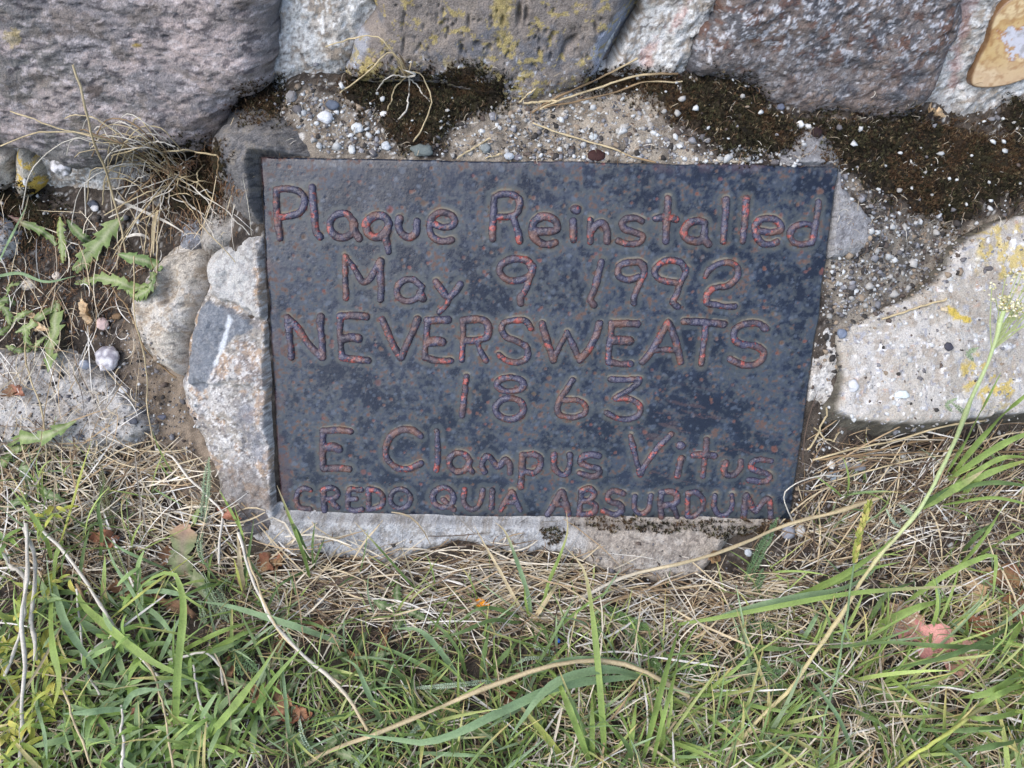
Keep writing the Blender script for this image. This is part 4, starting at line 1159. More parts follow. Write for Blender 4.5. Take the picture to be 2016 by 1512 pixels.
PEB = [
    # px, py, rx px, ry px, colour, name, label
    (655, 208, 13, 10, (96, 104, 118), 'pebble', 'round blue grey pebble in the moss behind the plaque'),
    (694, 290, 0, 0, 0, '', ''),
    (642, 232, 15, 13, (206, 208, 212), 'pebble', 'lumpy white pebble below the round blue grey pebble'),
    (704, 253, 12, 11, (202, 206, 208), 'pebble', 'rounded whitish pebble right of the lumpy white one'),
    (606, 238, 7, 6, (214, 214, 212), 'pebble', 'small white pebble above the rounded dark stone'),
    (575, 192, 12, 11, (140, 138, 138), 'pebble', 'grey pebble at the right of the leftmost ledge moss'),
    (757, 226, 9, 6, (222, 222, 222), 'pebble', 'small white pebble in front of the dead tuft'),
    (868, 190, 8, 5, (214, 206, 208), 'pebble', 'white pebble lying in the dark moss under the pitted stone'),
    (831, 298, 20, 13, (106, 114, 112), 'pebble', 'flat dark greenish pebble at the top edge of the plaque'),
    (956, 294, 10, 10, (130, 136, 136), 'pebble', 'round grey pebble near the middle of the top edge of the plaque'),
    (1002, 308, 11, 8, (178, 184, 190), 'pebble', 'pale bluish pebble touching the top edge of the plaque'),
    (1018, 310, 8, 7, (120, 116, 122), 'pebble', 'small grey pebble beside the pale bluish pebble'),
    (693, 295, 7, 8, (206, 208, 206), 'pebble', 'white pebble above the letter a of Plaque'),
    (760, 288, 9, 9, (190, 194, 198), 'pebble', 'whitish pebble left of the flat dark greenish one'),
    (1168, 270, 8, 7, (186, 192, 194), 'pebble', 'pale pebble beside the long straw on the ledge'),
    (1174, 308, 17, 11, (62, 38, 36), 'bark_flake', 'dark red brown flake of bark at the top edge of the plaque'),
    (1574, 247, 8, 8, (226, 226, 222), 'pebble', 'bright white pebble left of the dark chip in the right moss'),
    (1589, 250, 7, 6, (220, 220, 216), 'pebble', 'smaller white pebble touching the bright white one'),
    (1606, 262, 11, 12, (48, 34, 34), 'bark_flake', 'dark brown chip beside two bright white pebbles'),
    (1630, 246, 7, 10, (128, 118, 112), 'pebble', 'upright tan grey pebble right of the dark chip'),
    (1536, 211, 8, 6, (104, 110, 126), 'pebble', 'bluish pebble at the foot of the brown stone'),
    (1793, 322, 6, 7, (214, 214, 210), 'pebble', 'white pebble alone in the wide right moss'),
    (1844, 423, 9, 8, (222, 222, 222), 'pebble', 'larger white pebble at the lower edge of the right moss'),
    (1791, 407, 6, 5, (214, 214, 212), 'pebble', 'small white pebble left of the larger one at the moss edge'),
    (1866, 683, 8, 8, (70, 70, 80), 'pebble', 'round dark pebble on the pale concrete slab'),
    (1858, 609, 7, 5, (206, 190, 160), 'pebble', 'cream pebble on the yellow lichen of the slab'),
    (1946, 529, 9, 5, (100, 96, 98), 'pebble', 'grey pebble near the upper edge of the slab'),
    (1656, 657, 10, 9, (120, 130, 148), 'pebble', 'blue grey pebble at the upper left corner of the slab'),
    (1678, 760, 10, 12, (206, 208, 212), 'pebble', 'white lump at the left side of the slab by the crack'),
    (1775, 777, 14, 8, (214, 222, 222), 'pebble', 'flat white oval stone in the slab'),
    (60, 562, 18, 10, (196, 186, 172), 'pebble', 'oblong cream stone in the litter at the left'),
    (218, 706, 22, 24, (150, 146, 154), 'rock_lump', 'speckled purple grey rock lump left of the tan rock'),
    (205, 638, 12, 13, (206, 182, 176), 'pebble', 'pinkish white stone above the speckled lump'),
    (232, 623, 9, 7, (122, 100, 76), 'pebble', 'shiny brown pebble beside the pinkish stone'),
    (168, 718, 13, 10, (150, 156, 168), 'pebble', 'bluish grey stone left of the speckled lump'),
    (188, 410, 8, 7, (220, 218, 218), 'pebble', 'white pebble in the shade of the dry grass'),
    (184, 402, 10, 8, (100, 104, 114), 'pebble', 'dark blue grey pebble touching the white one in the dry grass'),
    (314, 400, 10, 9, (150, 146, 140), 'pebble', 'grey round stone at the foot of the dry grass'),
    (272, 437, 5, 5, (214, 222, 226), 'pebble', 'tiny white pebble beneath the dry grass'),
    (140, 487, 9, 5, (96, 100, 108), 'pebble', 'dark flat pebble between the dandelion leaves'),
    (114, 544, 8, 9, (206, 196, 186), 'pebble', 'cream nub of stone below the upright dandelion leaf'),
    (125, 330, 18, 20, (118, 118, 116), 'rock_lump', 'grey rock lump beside the hollow under the boulder'),
    (243, 768, 10, 8, (206, 206, 206), 'pebble', 'white crumb on the top of the half buried stone'),
    (263, 829, 9, 6, (88, 90, 98), 'pebble', 'slate coloured pebble on the half buried stone'),
    (158, 860, 8, 7, (98, 102, 110), 'pebble', 'dark pebble at the bottom edge of the half buried stone'),
    (320, 821, 8, 5, (96, 98, 110), 'pebble', 'bluish pebble on the bare sandy soil'),
    (283, 512, 9, 9, (70, 74, 84), 'pebble', 'dark pebble by the left side of the tan rock'),
    (594, 1182, 12, 10, (168, 176, 192), 'pebble', 'pale blue pebble under the left end of the cement'),
    (631, 1186, 7, 10, (196, 208, 222), 'pebble', 'small icy blue pebble right of the pale blue one'),
    (875, 1113, 7, 6, (178, 150, 120), 'pebble', 'tan pebble in the straw below the cement'),
    (1043, 1096, 8, 5, (96, 102, 110), 'pebble', 'grey pebble at the lower edge of the cement'),
    (1550, 1045, 14, 14, (142, 144, 152), 'pebble', 'round grey pebble right of the bottom right corner of the plaque'),
    (1574, 1044, 10, 12, (208, 208, 206), 'pebble', 'white crumbly pebble touching the round grey one'),
    (1473, 1088, 8, 8, (188, 194, 200), 'pebble', 'bluish white pebble by the yarrow frond'),
    (1592, 1190, 9, 9, (104, 106, 110), 'pebble', 'dark pebble in the grass right of the frond'),
    (1581, 1244, 9, 8, (206, 210, 216), 'pebble', 'white pebble with blue tint in the right grass'),
    (1634, 914, 10, 9, (214, 212, 206), 'pebble', 'white pebble right of the plaque below the slab'),
    (1661, 914, 14, 9, (150, 146, 146), 'pebble', 'grey pebble below the slab beside a white one'),
    (1640, 937, 14, 10, (150, 160, 168), 'pebble', 'bluish flat pebble below the pair at the right of the plaque'),
    (1690, 918, 14, 8, (140, 142, 148), 'pebble', 'flat grey pebble under the front of the slab'),
    (1860, 1020, 7, 6, (218, 216, 212), 'pebble', 'small white pebble on the dark soil at the right'),
    (1268, 1290, 12, 9, (78, 82, 88), 'pebble', 'dark grey pebble in the middle of the lower grass'),
    (1580, 1478, 13, 12, (206, 198, 184), 'pebble', 'whitish stone at the bottom of the picture'),
]


def pebble(px, py, rx, ry, col, name, label, seed):
    r = np.random.RandomState(seed)
    P = on(np.array([float(px)]), np.array([float(py)]))[0]
    zz = (P - CP) @ FW
    k = zz / FPX
    bv, bf = ICO2
    V = bv.copy()
    q = r.uniform(-5, 5, 3)
    n = fbm(V[:, 0] + q[0], V[:, 1] + V[:, 2] * .7 + q[1], 1.3, 3, seed % 9) * .2 + fbm(V[:, 2] + q[2], V[:, 0] - V[:, 1], 3.5, 2, 3) * .09
    V = V * (1 + n)[:, None]
    V = V * np.array([rx * k, ry * k * 1.0, min(rx, ry) * k * (.35 if 'flake' in name else .62)])
    # lie tilted with the slope
    a = math.radians(24); V = V @ np.array([[1, 0, 0], [0, math.cos(a), -math.sin(a)], [0, math.sin(a), math.cos(a)]]).T
    c = lin(*col) * .78
    C = flat(c, V[:, 0]) * (1 + .18 * fbm(V[:, 0], V[:, 1] + V[:, 2], 260, 3, 4))[:, None]
    if 'lump' in name:
        C = mix(C, lin(214, 212, 214), ss(.0, .2, fbm(V[:, 0], V[:, 1] + V[:, 2], 420, 2, 6)) * .8)
    me = make_mesh(name, V, bf, C, M_stone if sum(col) > 160 else M_dead)
    o = link(name, me, label=label, cat='flake' if 'flake' in name else ('rock' if 'lump' in name else 'pebble'))
    o.location = [float(t) for t in P + np.array([0, -.2, .35]) * min(rx, ry) * k]


for i, p in enumerate(PEB):
    if p[2]: pebble(*p, seed=200 + i)


# ------------------------------------------------------------------ ribbons: blades, straws, leaves
def ribbons(P, W, S, C, fold=0.0):
    """P (n,k,3) centre lines, W (n,k) half widths, S (n,k,3) side directions, C (n,k,3)"""
    n, k, _ = P.shape
    Lf = P - S * W[..., None]; Rt = P + S * W[..., None]
    if fold:
        T = np.gradient(P, axis=1); nn = np.cross(S, T); nn /= (np.linalg.norm(nn, axis=-1, keepdims=True) + 1e-9)
        nn *= np.sign(nn[..., 2:3] + 1e-6)
        M = P - nn * (W * fold)[..., None]
        V = np.stack([Lf, M, Rt], 2); m = 3
        Cc = np.stack([C, C * .88, C], 2)
    else:
        V = np.stack([Lf, Rt], 2); m = 2
        Cc = np.stack([C, C], 2)
    base = (np.arange(n)[:, None] * k + np.arange(k - 1)[None]) * m
    F = []
    for j in range(m - 1):
        F.append(np.stack([base + j, base + j + 1, base + m + j + 1, base + m + j], -1).reshape(-1, 4))
    return V.reshape(-1, 3), np.concatenate(F), Cc.reshape(-1, 3)


def side_of(P, tw=None):
    T = np.gradient(P, axis=1); T /= (np.linalg.norm(T, axis=-1, keepdims=True) + 1e-9)
    up = np.array([0, -.45, .89]) * np.ones_like(T)
    if tw is not None: up = up + tw
    S = np.cross(T, up); S /= (np.linalg.norm(S, axis=-1, keepdims=True) + 1e-6)
    return S


STRAW = [lin(188, 172, 142), lin(208, 198, 178), lin(160, 138, 108), lin(124, 104, 82), lin(218, 214, 206), lin(84, 70, 60), lin(150, 142, 130)]


def litter(name, label, areas, seed, lmin, lmax, w, wts=(4, 4, 3, 2, 2, 2, 2), off=(.0005, .010), ang=None, spread=1.6, cols=STRAW, curl=1.0, cat='straw', mat=None):
    r = np.random.RandomState(seed); X = []; Y = []
    for k, (poly, n) in enumerate(areas):
        x, y = scatter(poly, n, 30, seed * 7 + k, 26); X.append(x); Y.append(y)
    X = np.concatenate(X); Y = np.concatenate(Y); n = len(X)
    B = on(X, Y)
    K = 6; t = np.linspace(-.5, .5, K)
    L = r.uniform(lmin, lmax, n) * r.uniform(.6, 1, n)
    a = r.uniform(0, math.pi, n) if ang is None else r.normal(math.radians(ang), spread * .35, n)
    cv = r.normal(0, 1.1 * curl, n)
    th = a[:, None] + cv[:, None] * t[None]
    dx = np.cos(th); dy = np.sin(th)
    step = L[:, None] / (K - 1)
    px = B[:, 0:1] + np.cumsum(dx * step, 1) - (dx * step).sum(1, keepdims=True) / 2
    py = B[:, 1:2] + np.cumsum(dy * step, 1) - (dy * step).sum(1, keepdims=True) / 2
    hgt = B[:, 2] - H(B[:, 0], B[:, 1])
    o = r.uniform(off[0], off[1], n)
    tilt = r.normal(0, .06, n)
    pz = H(px, py) + np.clip(hgt, 0, .03)[:, None] + o[:, None] + np.abs(tilt[:, None] * (t[None] + .5) * L[:, None]) + .002 * np.sin(t[None] * 3 + a[:, None])
    P = clear_plate(np.stack([px, py, pz], -1), -.0006)
    inside = ((P - PC) @ pn > -.02) & (np.abs((P - PC) @ pn) < .012)
    W = w * r.uniform(.5, 1.3, (n, 1)) * np.array([.55, .9, 1, 1, .85, .35])[None]
    c = pick(cols, wts, n, r)[:, None] * (1 + r.uniform(-.12, .12, (n, K)))[..., None]
    # nothing of it lies across the plate
    a2 = (P - PC) @ hdir; b2 = (P - PC) @ vdir
    bad = ((a2 > PX0 - .0) & (a2 < PX3) & (b2 > PB0 + .012) & (b2 < PB1 - .004) & (a2 < PX2 + (PX3 - PX2) * (b2 - PB0) / (PB1 - PB0)) & (a2 > PX0 + (PX1 - PX0) * (b2 - PB0) / (PB1 - PB0))).any(1)
    g = ~bad
    V, F, C = ribbons(P[g], W[g], side_of(P[g], r.normal(0, .5, (g.sum(), 1, 3))), c[g], .5)
    me = make_mesh(name, V, F, C, mat or M_straw)
    link(name, me, label=label, cat=cat, kind='stuff')


BAND = [(480, 1105), (560, 1085), (720, 1098), (800, 1104), (900, 1072), (1110, 1085), (1250, 1140), (1400, 1130), (1560, 1120), (1560, 1230), (1200, 1260), (900, 1250), (520, 1220)]
BL = [(-120, 870), (240, 880), (330, 900), (440, 1000), (470, 1100), (300, 1140), (-120, 1100)]
RB = [(1600, 870), (1800, 880), (2200, 850), (2200, 1120), (1560, 1130), (1590, 960)]
LOW = [(-200, 1130), (500, 1180), (1200, 1230), (1600, 1180), (2300, 1100), (2300, 1900), (-200, 1900)]
LOWR = [(1150, 1250), (1500, 1200), (2300, 1150), (2300, 1800), (1100, 1800)]
LEFTS = [(-100, 480), (150, 440), (420, 380), (440, 470), (300, 560), (260, 740), (300, 900), (-100, 960)]

litter('straw_litter', 'matted thin dry stems and needles in a band below the cement strip', [(BAND, 1150)], 11, .03, .13, .0008, off=(.0005, .012), ang=-4, spread=1.4, curl=.45)
litter('straw_litter', 'bleached dry stems tangled over the soil at the lower left of the rocks', [(BL, 1150)], 12, .03, .11, .0008, off=(.0005, .012), ang=-18, spread=2.0, curl=.45)
litter('straw_litter', 'dry stems lying on the soil below the right hand slab', [(RB, 1050)], 13, .03, .12, .0007, off=(.0005, .012), ang=15, spread=2.0, curl=.4, wts=(3, 3, 3, 3, 2, 4, 3))
litter('straw_litter', 'dead brown thatch under the green grass', [(LOW, 4600)], 14, .02, .09, .0008, off=(.0005, .014), wts=(2, 2, 3, 4, 1, 6, 3))
litter('straw_litter', 'pale bleached thatch in the lower right grass', [(LOWR, 2600)], 15, .02, .09, .0007, off=(.006, .024), ang=20, spread=2.6, wts=(5, 6, 3, 1, 4, 0, 2))
litter('straw_litter', 'sparse thin stems on the soil left of the plaque', [(LEFTS, 420)], 16, .015, .07, .00045, off=(.0005, .010), wts=(4, 4, 3, 3, 3, 3, 3), curl=1.4)
litter('straw', 'long pale stems lying over the lower right grass', [(LOWR, 230)], 31, .07, .17, .0010, off=(.012, .035), ang=25, spread=2.4, curl=.35, wts=(5, 6, 2, 1, 4, 0, 1))
litter('straw', 'long pale stems lying over the grass at the lower left and middle', [([(-200, 900), (450, 1000), (1300, 1200), (1300, 1800), (-200, 1800)], 170)], 32, .06, .15, .0009, off=(.012, .034), ang=-35, spread=2.6, curl=.35, wts=(5, 5, 3, 1, 4, 0, 1))
litter('straw', 'thin pale stems criss crossing the rubble left of the plaque', [(LEFTS, 130)], 33, .04, .12, .0005, off=(.002, .016), ang=80, spread=2.2, curl=.6, wts=(5, 5, 3, 1, 4, 0, 1))
litter('rootlets', 'short brown dead moss threads and rootlets at the left', [([(-80, 470), (120, 440), (220, 470), (270, 560), (200, 640), (60, 650), (-80, 720)], 2600), ([(260, 300), (440, 290), (440, 430), (300, 470)], 1100)], 17, .004, .014, .0004, off=(.0005, .006), curl=3,
       cols=[lin(116, 86, 60), lin(88, 62, 44), lin(140, 110, 80), lin(60, 46, 36)], wts=(3, 3, 2, 2), cat='litter')
litter('rootlets', 'tiny dark and pale fibres scattered over the ledge and the moss', [([(470, 160), (1000, 160), (1500, 180), (2100, 240), (2100, 420), (1700, 520), (1650, 400), (1560, 320), (640, 315), (560, 240)], 1500)], 18, .003, .014, .0003, off=(.002, .007), curl=1.1,
       cols=[lin(160, 148, 128), lin(126, 104, 82), lin(84, 68, 54), lin(190, 184, 172)], wts=(3, 3, 3, 2), cat='litter')
litter('rootlets', 'short dead fibres between stems below the plaque', [(BAND, 1200), (RB, 1300), (BL, 900), (LOW, 3000)], 19, .004, .02, .0005, off=(.0005, .006), curl=2,
       cols=[lin(176, 160, 132), lin(120, 96, 72), lin(76, 60, 48), lin(206, 198, 184)], wts=(3, 3, 3, 2), cat='litter')

GREEN = [lin(146, 168, 94), lin(128, 152, 84), lin(164, 182, 106), lin(120, 144, 92), lin(172, 180, 116), lin(144, 164, 126), lin(192, 182, 128)]


def grass(label, areas, seed, lmin, lmax, w, cols=GREEN, wts=(4, 4, 3, 4, 2, 3, 1), el=(20, 80), az=None, per=6, lift=0):
    """small wild grass: blades rise from shared roots and bend over"""
    r = np.random.RandomState(seed); X = []; Y = []
    for k, (poly, n) in enumerate(areas):
        x, y = scatter(poly, n, 40, seed * 5 + k, 40); X.append(x); Y.append(y)
    X = np.repeat(np.concatenate(X), per); Y = np.repeat(np.concatenate(Y), per); n = len(X)
    B = on(X, Y); B = B + np.stack([r.normal(0, .004, n), r.normal(0, .004, n), np.zeros(n)], 1)
    B[:, 2] = H(B[:, 0], B[:, 1]) + np.clip(B[:, 2] - H(B[:, 0], B[:, 1]), 0, .01) * 0 + lift
    K = 8
    L = r.uniform(lmin, lmax, n)
    a = r.uniform(0, 6.283, n) if az is None else r.normal(math.radians(az), .9, n)
    e0 = np.radians(r.uniform(el[0], el[1], n)); e1 = e0 - np.radians(r.uniform(15, 85, n))
    s = np.linspace(0, 1, K)
    e = e0[:, None] + (e1 - e0)[:, None] * s[None] ** 1.4
    aa = a[:, None] + r.normal(0, .35, n)[:, None] * s[None]
    st = L[:, None] / (K - 1)
    d = np.stack([np.cos(e) * np.cos(aa), np.cos(e) * np.sin(aa), np.sin(e)], -1) * st[..., None]
    P = B[:, None] + np.concatenate([np.zeros((n, 1, 3)), np.cumsum(d[:, :-1], 1)], 1)
    P[..., 2] = np.maximum(P[..., 2], H(P[..., 0], P[..., 1]) + .003)
    a2 = (P - PC) @ hdir; b2 = (P - PC) @ vdir
    bad = ((a2 > PX0) & (a2 < PX2) & (b2 > PB0 + .01)).any(1)
    W = w * r.uniform(.55, 1.35, (n, 1)) * np.array([.7, .9, 1, 1, .9, .75, .5, .08])[None]
    c = pick(cols, wts, n, r)
    cc = c[:, None] * np.linspace(.85, 1.1, K)[None, :, None]
    dry = (r.rand(n) < .3)[:, None, None] * ss(.55, 1, s)[None, :, None]
    cc = cc * (1 - dry) + lin(196, 176, 120) * dry
    g = ~bad
    V, F, C = ribbons(P[g], W[g], side_of(P[g], r.normal(0, .7, (g.sum(), 1, 3))), cc[g], .35)
    me = make_mesh('grass', V, F, C, M_leaf)
    link('grass', me, label=label, cat='grass', kind='stuff')


grass('thin green grass filling the lower part of the ground', [([(-200, 1220), (500, 1200), (700, 1210), (1250, 1230), (1500, 1150), (1700, 1200), (2300, 1180), (2300, 1800), (-200, 1800)], 400)], 21, .03, .085, .0010)
grass('scattered broader green blades among the thin grass', [([(-200, 1250), (500, 1230), (1250, 1280), (1700, 1250), (2300, 1200), (2300, 1800), (-200, 1800)], 150)], 27, .05, .13, .0021, per=4, el=(15, 60))
grass('denser mixed grass in the lower right corner', [([(1350, 1330), (1600, 1270), (2300, 1200), (2300, 1800), (1300, 1800)], 170)], 22, .05, .12, .0017, az=20)
grass('fine blades among the leafy weeds at the lower left', [([(-200, 1060), (430, 1100), (600, 1250), (650, 1800), (-200, 1800)], 60)], 23, .04, .11, .0014)
grass('dark thin grass in the lower middle', [([(600, 1300), (1350, 1330), (1350, 1800), (600, 1800)], 170)], 24, .04, .09, .0012, wts=(3, 5, 1, 5, 1, 3, 0))
grass('sparse young blades in the straw', [([(480, 1120), (1500, 1180), (1560, 1260), (500, 1260)], 40), ([(-80, 900), (280, 920), (400, 1060), (-80, 1100)], 36), ([(1650, 960), (2100, 930), (2100, 1150), (1650, 1200)], 36)], 25, .025, .07, .0009, per=4)


def path3(pts, h, K=18):
    P = smooth_poly(pts, 6, closed=False)
    s = np.concatenate([[0], np.cumsum(np.hypot(*np.diff(P, axis=0).T))]); s /= s[-1]
    t = np.linspace(0, 1, K)
    x = np.interp(t, s, P[:, 0]); y = np.interp(t, s, P[:, 1])
    hh = np.interp(t, np.linspace(0, 1, len(h)), h)
    Q = on(x, y, 0.0)
    # smooth the depth so that a blade passes over steps below it
    d = (Q - CP) @ FW
    d = np.minimum(d, d.min() + .16)
    for _ in range(6):
        d = np.concatenate([d[:1], (d[:-2] + d[1:-1] * 2 + d[2:]) / 4, d[-1:]])
    rr = ray(x, y)
    return CP + rr * (d - hh)[:, None], t


COLS = {'g': lin(132, 154, 82), 'b': lin(124, 148, 108), 'd': lin(94, 116, 68), 'y': lin(164, 170, 90), 's': lin(182, 166, 132), 'w': lin(196, 190, 178), 'n': lin(132, 110, 82), 'p': lin(196, 150, 128), 'q': lin(160, 172, 140)}


def blade_mesh(name, pts, wpx, col, h, tip=None, fold=.35, K=18, seed=0, base=None, prof_=None, stem=False, mat=None):
    r = np.random.RandomState(seed)
    P, t = path3(pts, [v * (1.45 if pts[0][1] > 1000 or pts[-1][1] > 1000 else 1) for v in h], K)
    base = P[0] if base is None else base
    k = .86 / FPX
    w = wpx * k / 2 * (.8 if stem else 1)
    if prof_ is None:
        env = np.ones(K) if stem else np.minimum(1, .55 + t * 2.2) * np.clip((1 - t) / .45, 0, 1) ** .75
    else:
        env = prof_(t)
    W = np.maximum(env * w, .00012) * (1 + (.13 if stem else .06) * r.normal(size=K))
    if stem:
        P = P + r.normal(0, .00035, (K, 3)) + np.array([1, .6, .3]) * (fbm(t * 1.0 + seed, t * 0, 5, 2, 3) * .0016)[:, None]
    C = np.ones((K, 3)) * COLS[col] * (1 + .10 * r.normal(size=(K, 1)))
    if tip: 
        m = ss(.6, .98, t)[:, None]; C = C * (1 - m) + COLS[tip] * m
    tw = np.array([r.normal(0, .35), r.normal(0, .25), 0])[None, None] * np.ones((1, K, 1))
    if stem:
        # round stem
        T = np.gradient(P, axis=0); T /= np.linalg.norm(T, axis=1, keepdims=True) + 1e-9
        s1 = np.cross(T, [0, -.5, .86]); s1 /= np.linalg.norm(s1, axis=1, keepdims=True) + 1e-9; s2 = np.cross(T, s1)
        m = 6; an = np.arange(m) * 2 * math.pi / m
        V = P[:, None] + (s1[:, None] * np.cos(an)[None, :, None] + s2[:, None] * np.sin(an)[None, :, None]) * W[:, None, None]
        F = []
        for i in range(K - 1):
            for j in range(m):
                F.append((i * m + j, i * m + (j + 1) % m, (i + 1) * m + (j + 1) % m, (i + 1) * m + j))
        C = np.repeat(C[:, None], m, 1) * (1 + .12 * r.normal(size=(K, m, 1)))
        return make_mesh(name, V.reshape(-1, 3) - base, np.array(F), C.reshape(-1, 3), mat or M_straw), base
    V, F, Cc = ribbons(P[None], W[None], side_of(P[None], tw), C[None], fold)
    return make_mesh(name, V - base, F, Cc, mat or (M_straw if col in 'swnp' else M_leaf)), base


seedc = [500]


def tuft(name, label, cat, items, group=None, part='blade', base_px=None):
    """items: (region, points root first, width px, colour, heights, tip colour or None[, 'stem'])"""
    bp = Z(items[0][0], items[0][1])[0] if base_px is None else base_px
    B = on(np.array([bp[0]]), np.array([bp[1]]))[0]
    e = empty(name, B, label, cat, group)
    for it in items:
        seedc[0] += 1
        st = len(it) > 6
        me, _ = blade_mesh(part if not st else 'stem', Z(it[0], it[1]), it[2], it[3], it[4], it[5], seed=seedc[0], base=B, stem=st)
        link(part if not st else 'stem', me, e)
    return e


h1 = (.002, .02, .03, .02); h2 = (.002, .03, .05, .045, .02); hl = (.002, .008, .008, .004)
tuft('grass_tuft', 'bright yellow green upright blade at the left edge of the dry stems', 'grass', [('f', [(104, 1112), (118, 1070), (140, 1000), (160, 930), (182, 862)], 13, 'y', h1, None), ('f', [(104, 1112), (90, 1060), (60, 1010), (20, 960)], 8, 'g', h1, None)])
tuft('grass_tuft', 'broad green blades arching over the lower left weeds', 'grass', [
    ('a', [(455, 470), (500, 560), (650, 690), (820, 830), (960, 915), (1210, 1020)], 13, 'g', (.02, .035, .04, .03), None),
    ('a', [(320, 430), (370, 620), (460, 780), (540, 880), (610, 965)], 12, 'b', (.02, .035, .035, .025), None),
    ('a', [(460, 480), (470, 380), (500, 200), (540, 60)], 7, 'd', (.02, .02, .01), None),
    ('a', [(370, 170), (330, 260), (320, 380), (330, 470)], 10, 'g', (.02, .02, .02), None),
    ('a', [(330, 380), (300, 560), (310, 800), (350, 1000), (300, 1200)], 15, 'g', h2, 'y'),
    ('a', [(240, 900), (210, 1100), (260, 1300), (280, 1500)], 9, 'b', h1, None),
    ('a', [(0, 1210), (150, 1040), (280, 830), (450, 500)], 5, 's', (.03, .03, .03), None)])
tuft('grass_tuft', 'tall bent blade with a folded tip in the lower left', 'grass', [
    ('a', [(1035, 1330), (1045, 1000), (1068, 750), (1083, 600), (1075, 480), (1030, 362), (960, 362), (860, 412), (800, 490)], 13, 'g', (.01, .04, .06, .06, .04), None),
    ('a', [(760, 540), (850, 560), (930, 615), (1000, 700), (1045, 800)], 11, 'b', h1, None),
    ('a', [(640, 640), (760, 540), (900, 430), (1040, 330), (1170, 235)], 5, 'y', (.02, .03, .03, .02), None),
    ('a', [(820, 480), (950, 466), (1080, 490), (1180, 505)], 9, 'b', (.02, .025, .02), None),
    ('a', [(940, 880), (1000, 750), (1050, 650), (1095, 610)], 11, 'b', (.01, .03, .03), None)])
tuft('grass_tuft', 'dark blue green long blades behind the dead seed head', 'grass', [
    ('a', [(930, 830), (880, 680), (780, 470), (680, 320), (600, 110)], 11, 'b', h1, None), ('a', [(1010, 350), (860, 285), (720, 220), (620, 140)], 9, 'b', h1, None), ('a', [(590, 300), (600, 120), (580, -30), (620, -200)], 7, 'd', h1, None)])
tuft('grass_tuft', 'fan of green blades pointing right below the feathery fronds', 'grass', [
    ('a', [(1050, 970), (1150, 890), (1300, 790), (1480, 700), (1570, 670)], 12, 'g', h1, None), ('a', [(1000, 860), (1150, 780), (1320, 700), (1520, 640)], 10, 'g', h1, None),
    ('a', [(1080, 880), (1230, 830), (1380, 780), (1500, 700)], 9, 'd', h1, None), ('a', [(2016, 780), (1850, 712), (1600, 630), (1350, 555), (1150, 525)], 12, 'b', (.01, .03, .03, .02), None),
    ('a', [(1640, 640), (1800, 650), (1900, 680), (2100, 780)], 6, 'd', h1, None)])
tuft('grass_tuft', 'single broad bright blade bent at the tip in the lower left middle', 'grass', [
    ('a', [(1130, 1355), (1230, 1315), (1330, 1210), (1450, 1060), (1540, 940), (1608, 832)], 13, 'g', (.01, .03, .045, .05), None), ('a', [(1130, 1355), (1350, 1400), (1500, 1500)], 8, 'g', h1, None)])
tuft('grass_tuft', 'glaucous blade lying level over the weeds', 'grass', [('a', [(730, 1165), (620, 1170), (500, 1185), (370, 1192)], 12, 'b', (.03, .04, .04), None), ('a', [(730, 1165), (780, 1080), (880, 1050), (960, 1052)], 11, 'b', (.03, .04, .04), None)])
tuft('grass_tuft', 'small upright tuft with a cut dry stalk left of the cement', 'grass', [
    ('a', [(1445, 510), (1440, 400), (1470, 240), (1500, 40)], 6, 'd', h1, None), ('a', [(1440, 505), (1410, 390), (1380, 270)], 7, 'y', h1, None), ('a', [(1450, 510), (1560, 560), (1620, 600)], 6, 'd', h1, None),
    ('a', [(1445, 510), (1420, 330), (1400, 120)], 9, 's', h1, None), ('a', [(1445, 505), (1455, 300), (1420, 90), (1380, -40)], 7, 'g', (.002, .02, .02), None)])
tuft('dry_straw', 'long cream dry stem bending from the cut stalk down into the grass', 'dry grass', [
    ('a', [(1410, 120), (1490, 370), (1620, 650), (1830, 890), (2040, 1070), (2170, 1290)], 8, 'w', (.02, .03, .03, .02), 's', 'stem'), ('a', [(1430, 160), (1520, 430), (1660, 700), (1860, 910), (2016, 1010)], 6, 's', (.02, .03, .03, .02), None, 'stem')])
tuft('grass_tuft', 'thin dark blades rising in front of the grey cement', 'grass', [
    ('a', [(1830, 290), (1790, 190), (1740, 90), (1680, -10)], 8, 'd', h1, 's'), ('a', [(1850, 340), (1845, 200), (1860, 60)], 6, 'd', h1, None), ('a', [(1850, 330), (1880, 240), (1920, 150)], 5, 'd', h1, None), ('a', [(1840, 330), (1700, 400), (1600, 470)], 5, 'd', h1, None)])
tuft('grass_tuft', 'thin green stems leaning beside the cream stem', 'grass', [('a', [(1715, 1450), (1690, 1150), (1668, 900), (1672, 780)], 6, 'b', h1, None), ('a', [(1650, 1200), (1580, 950), (1500, 760), (1330, 420)], 6, 'd', h1, None)])
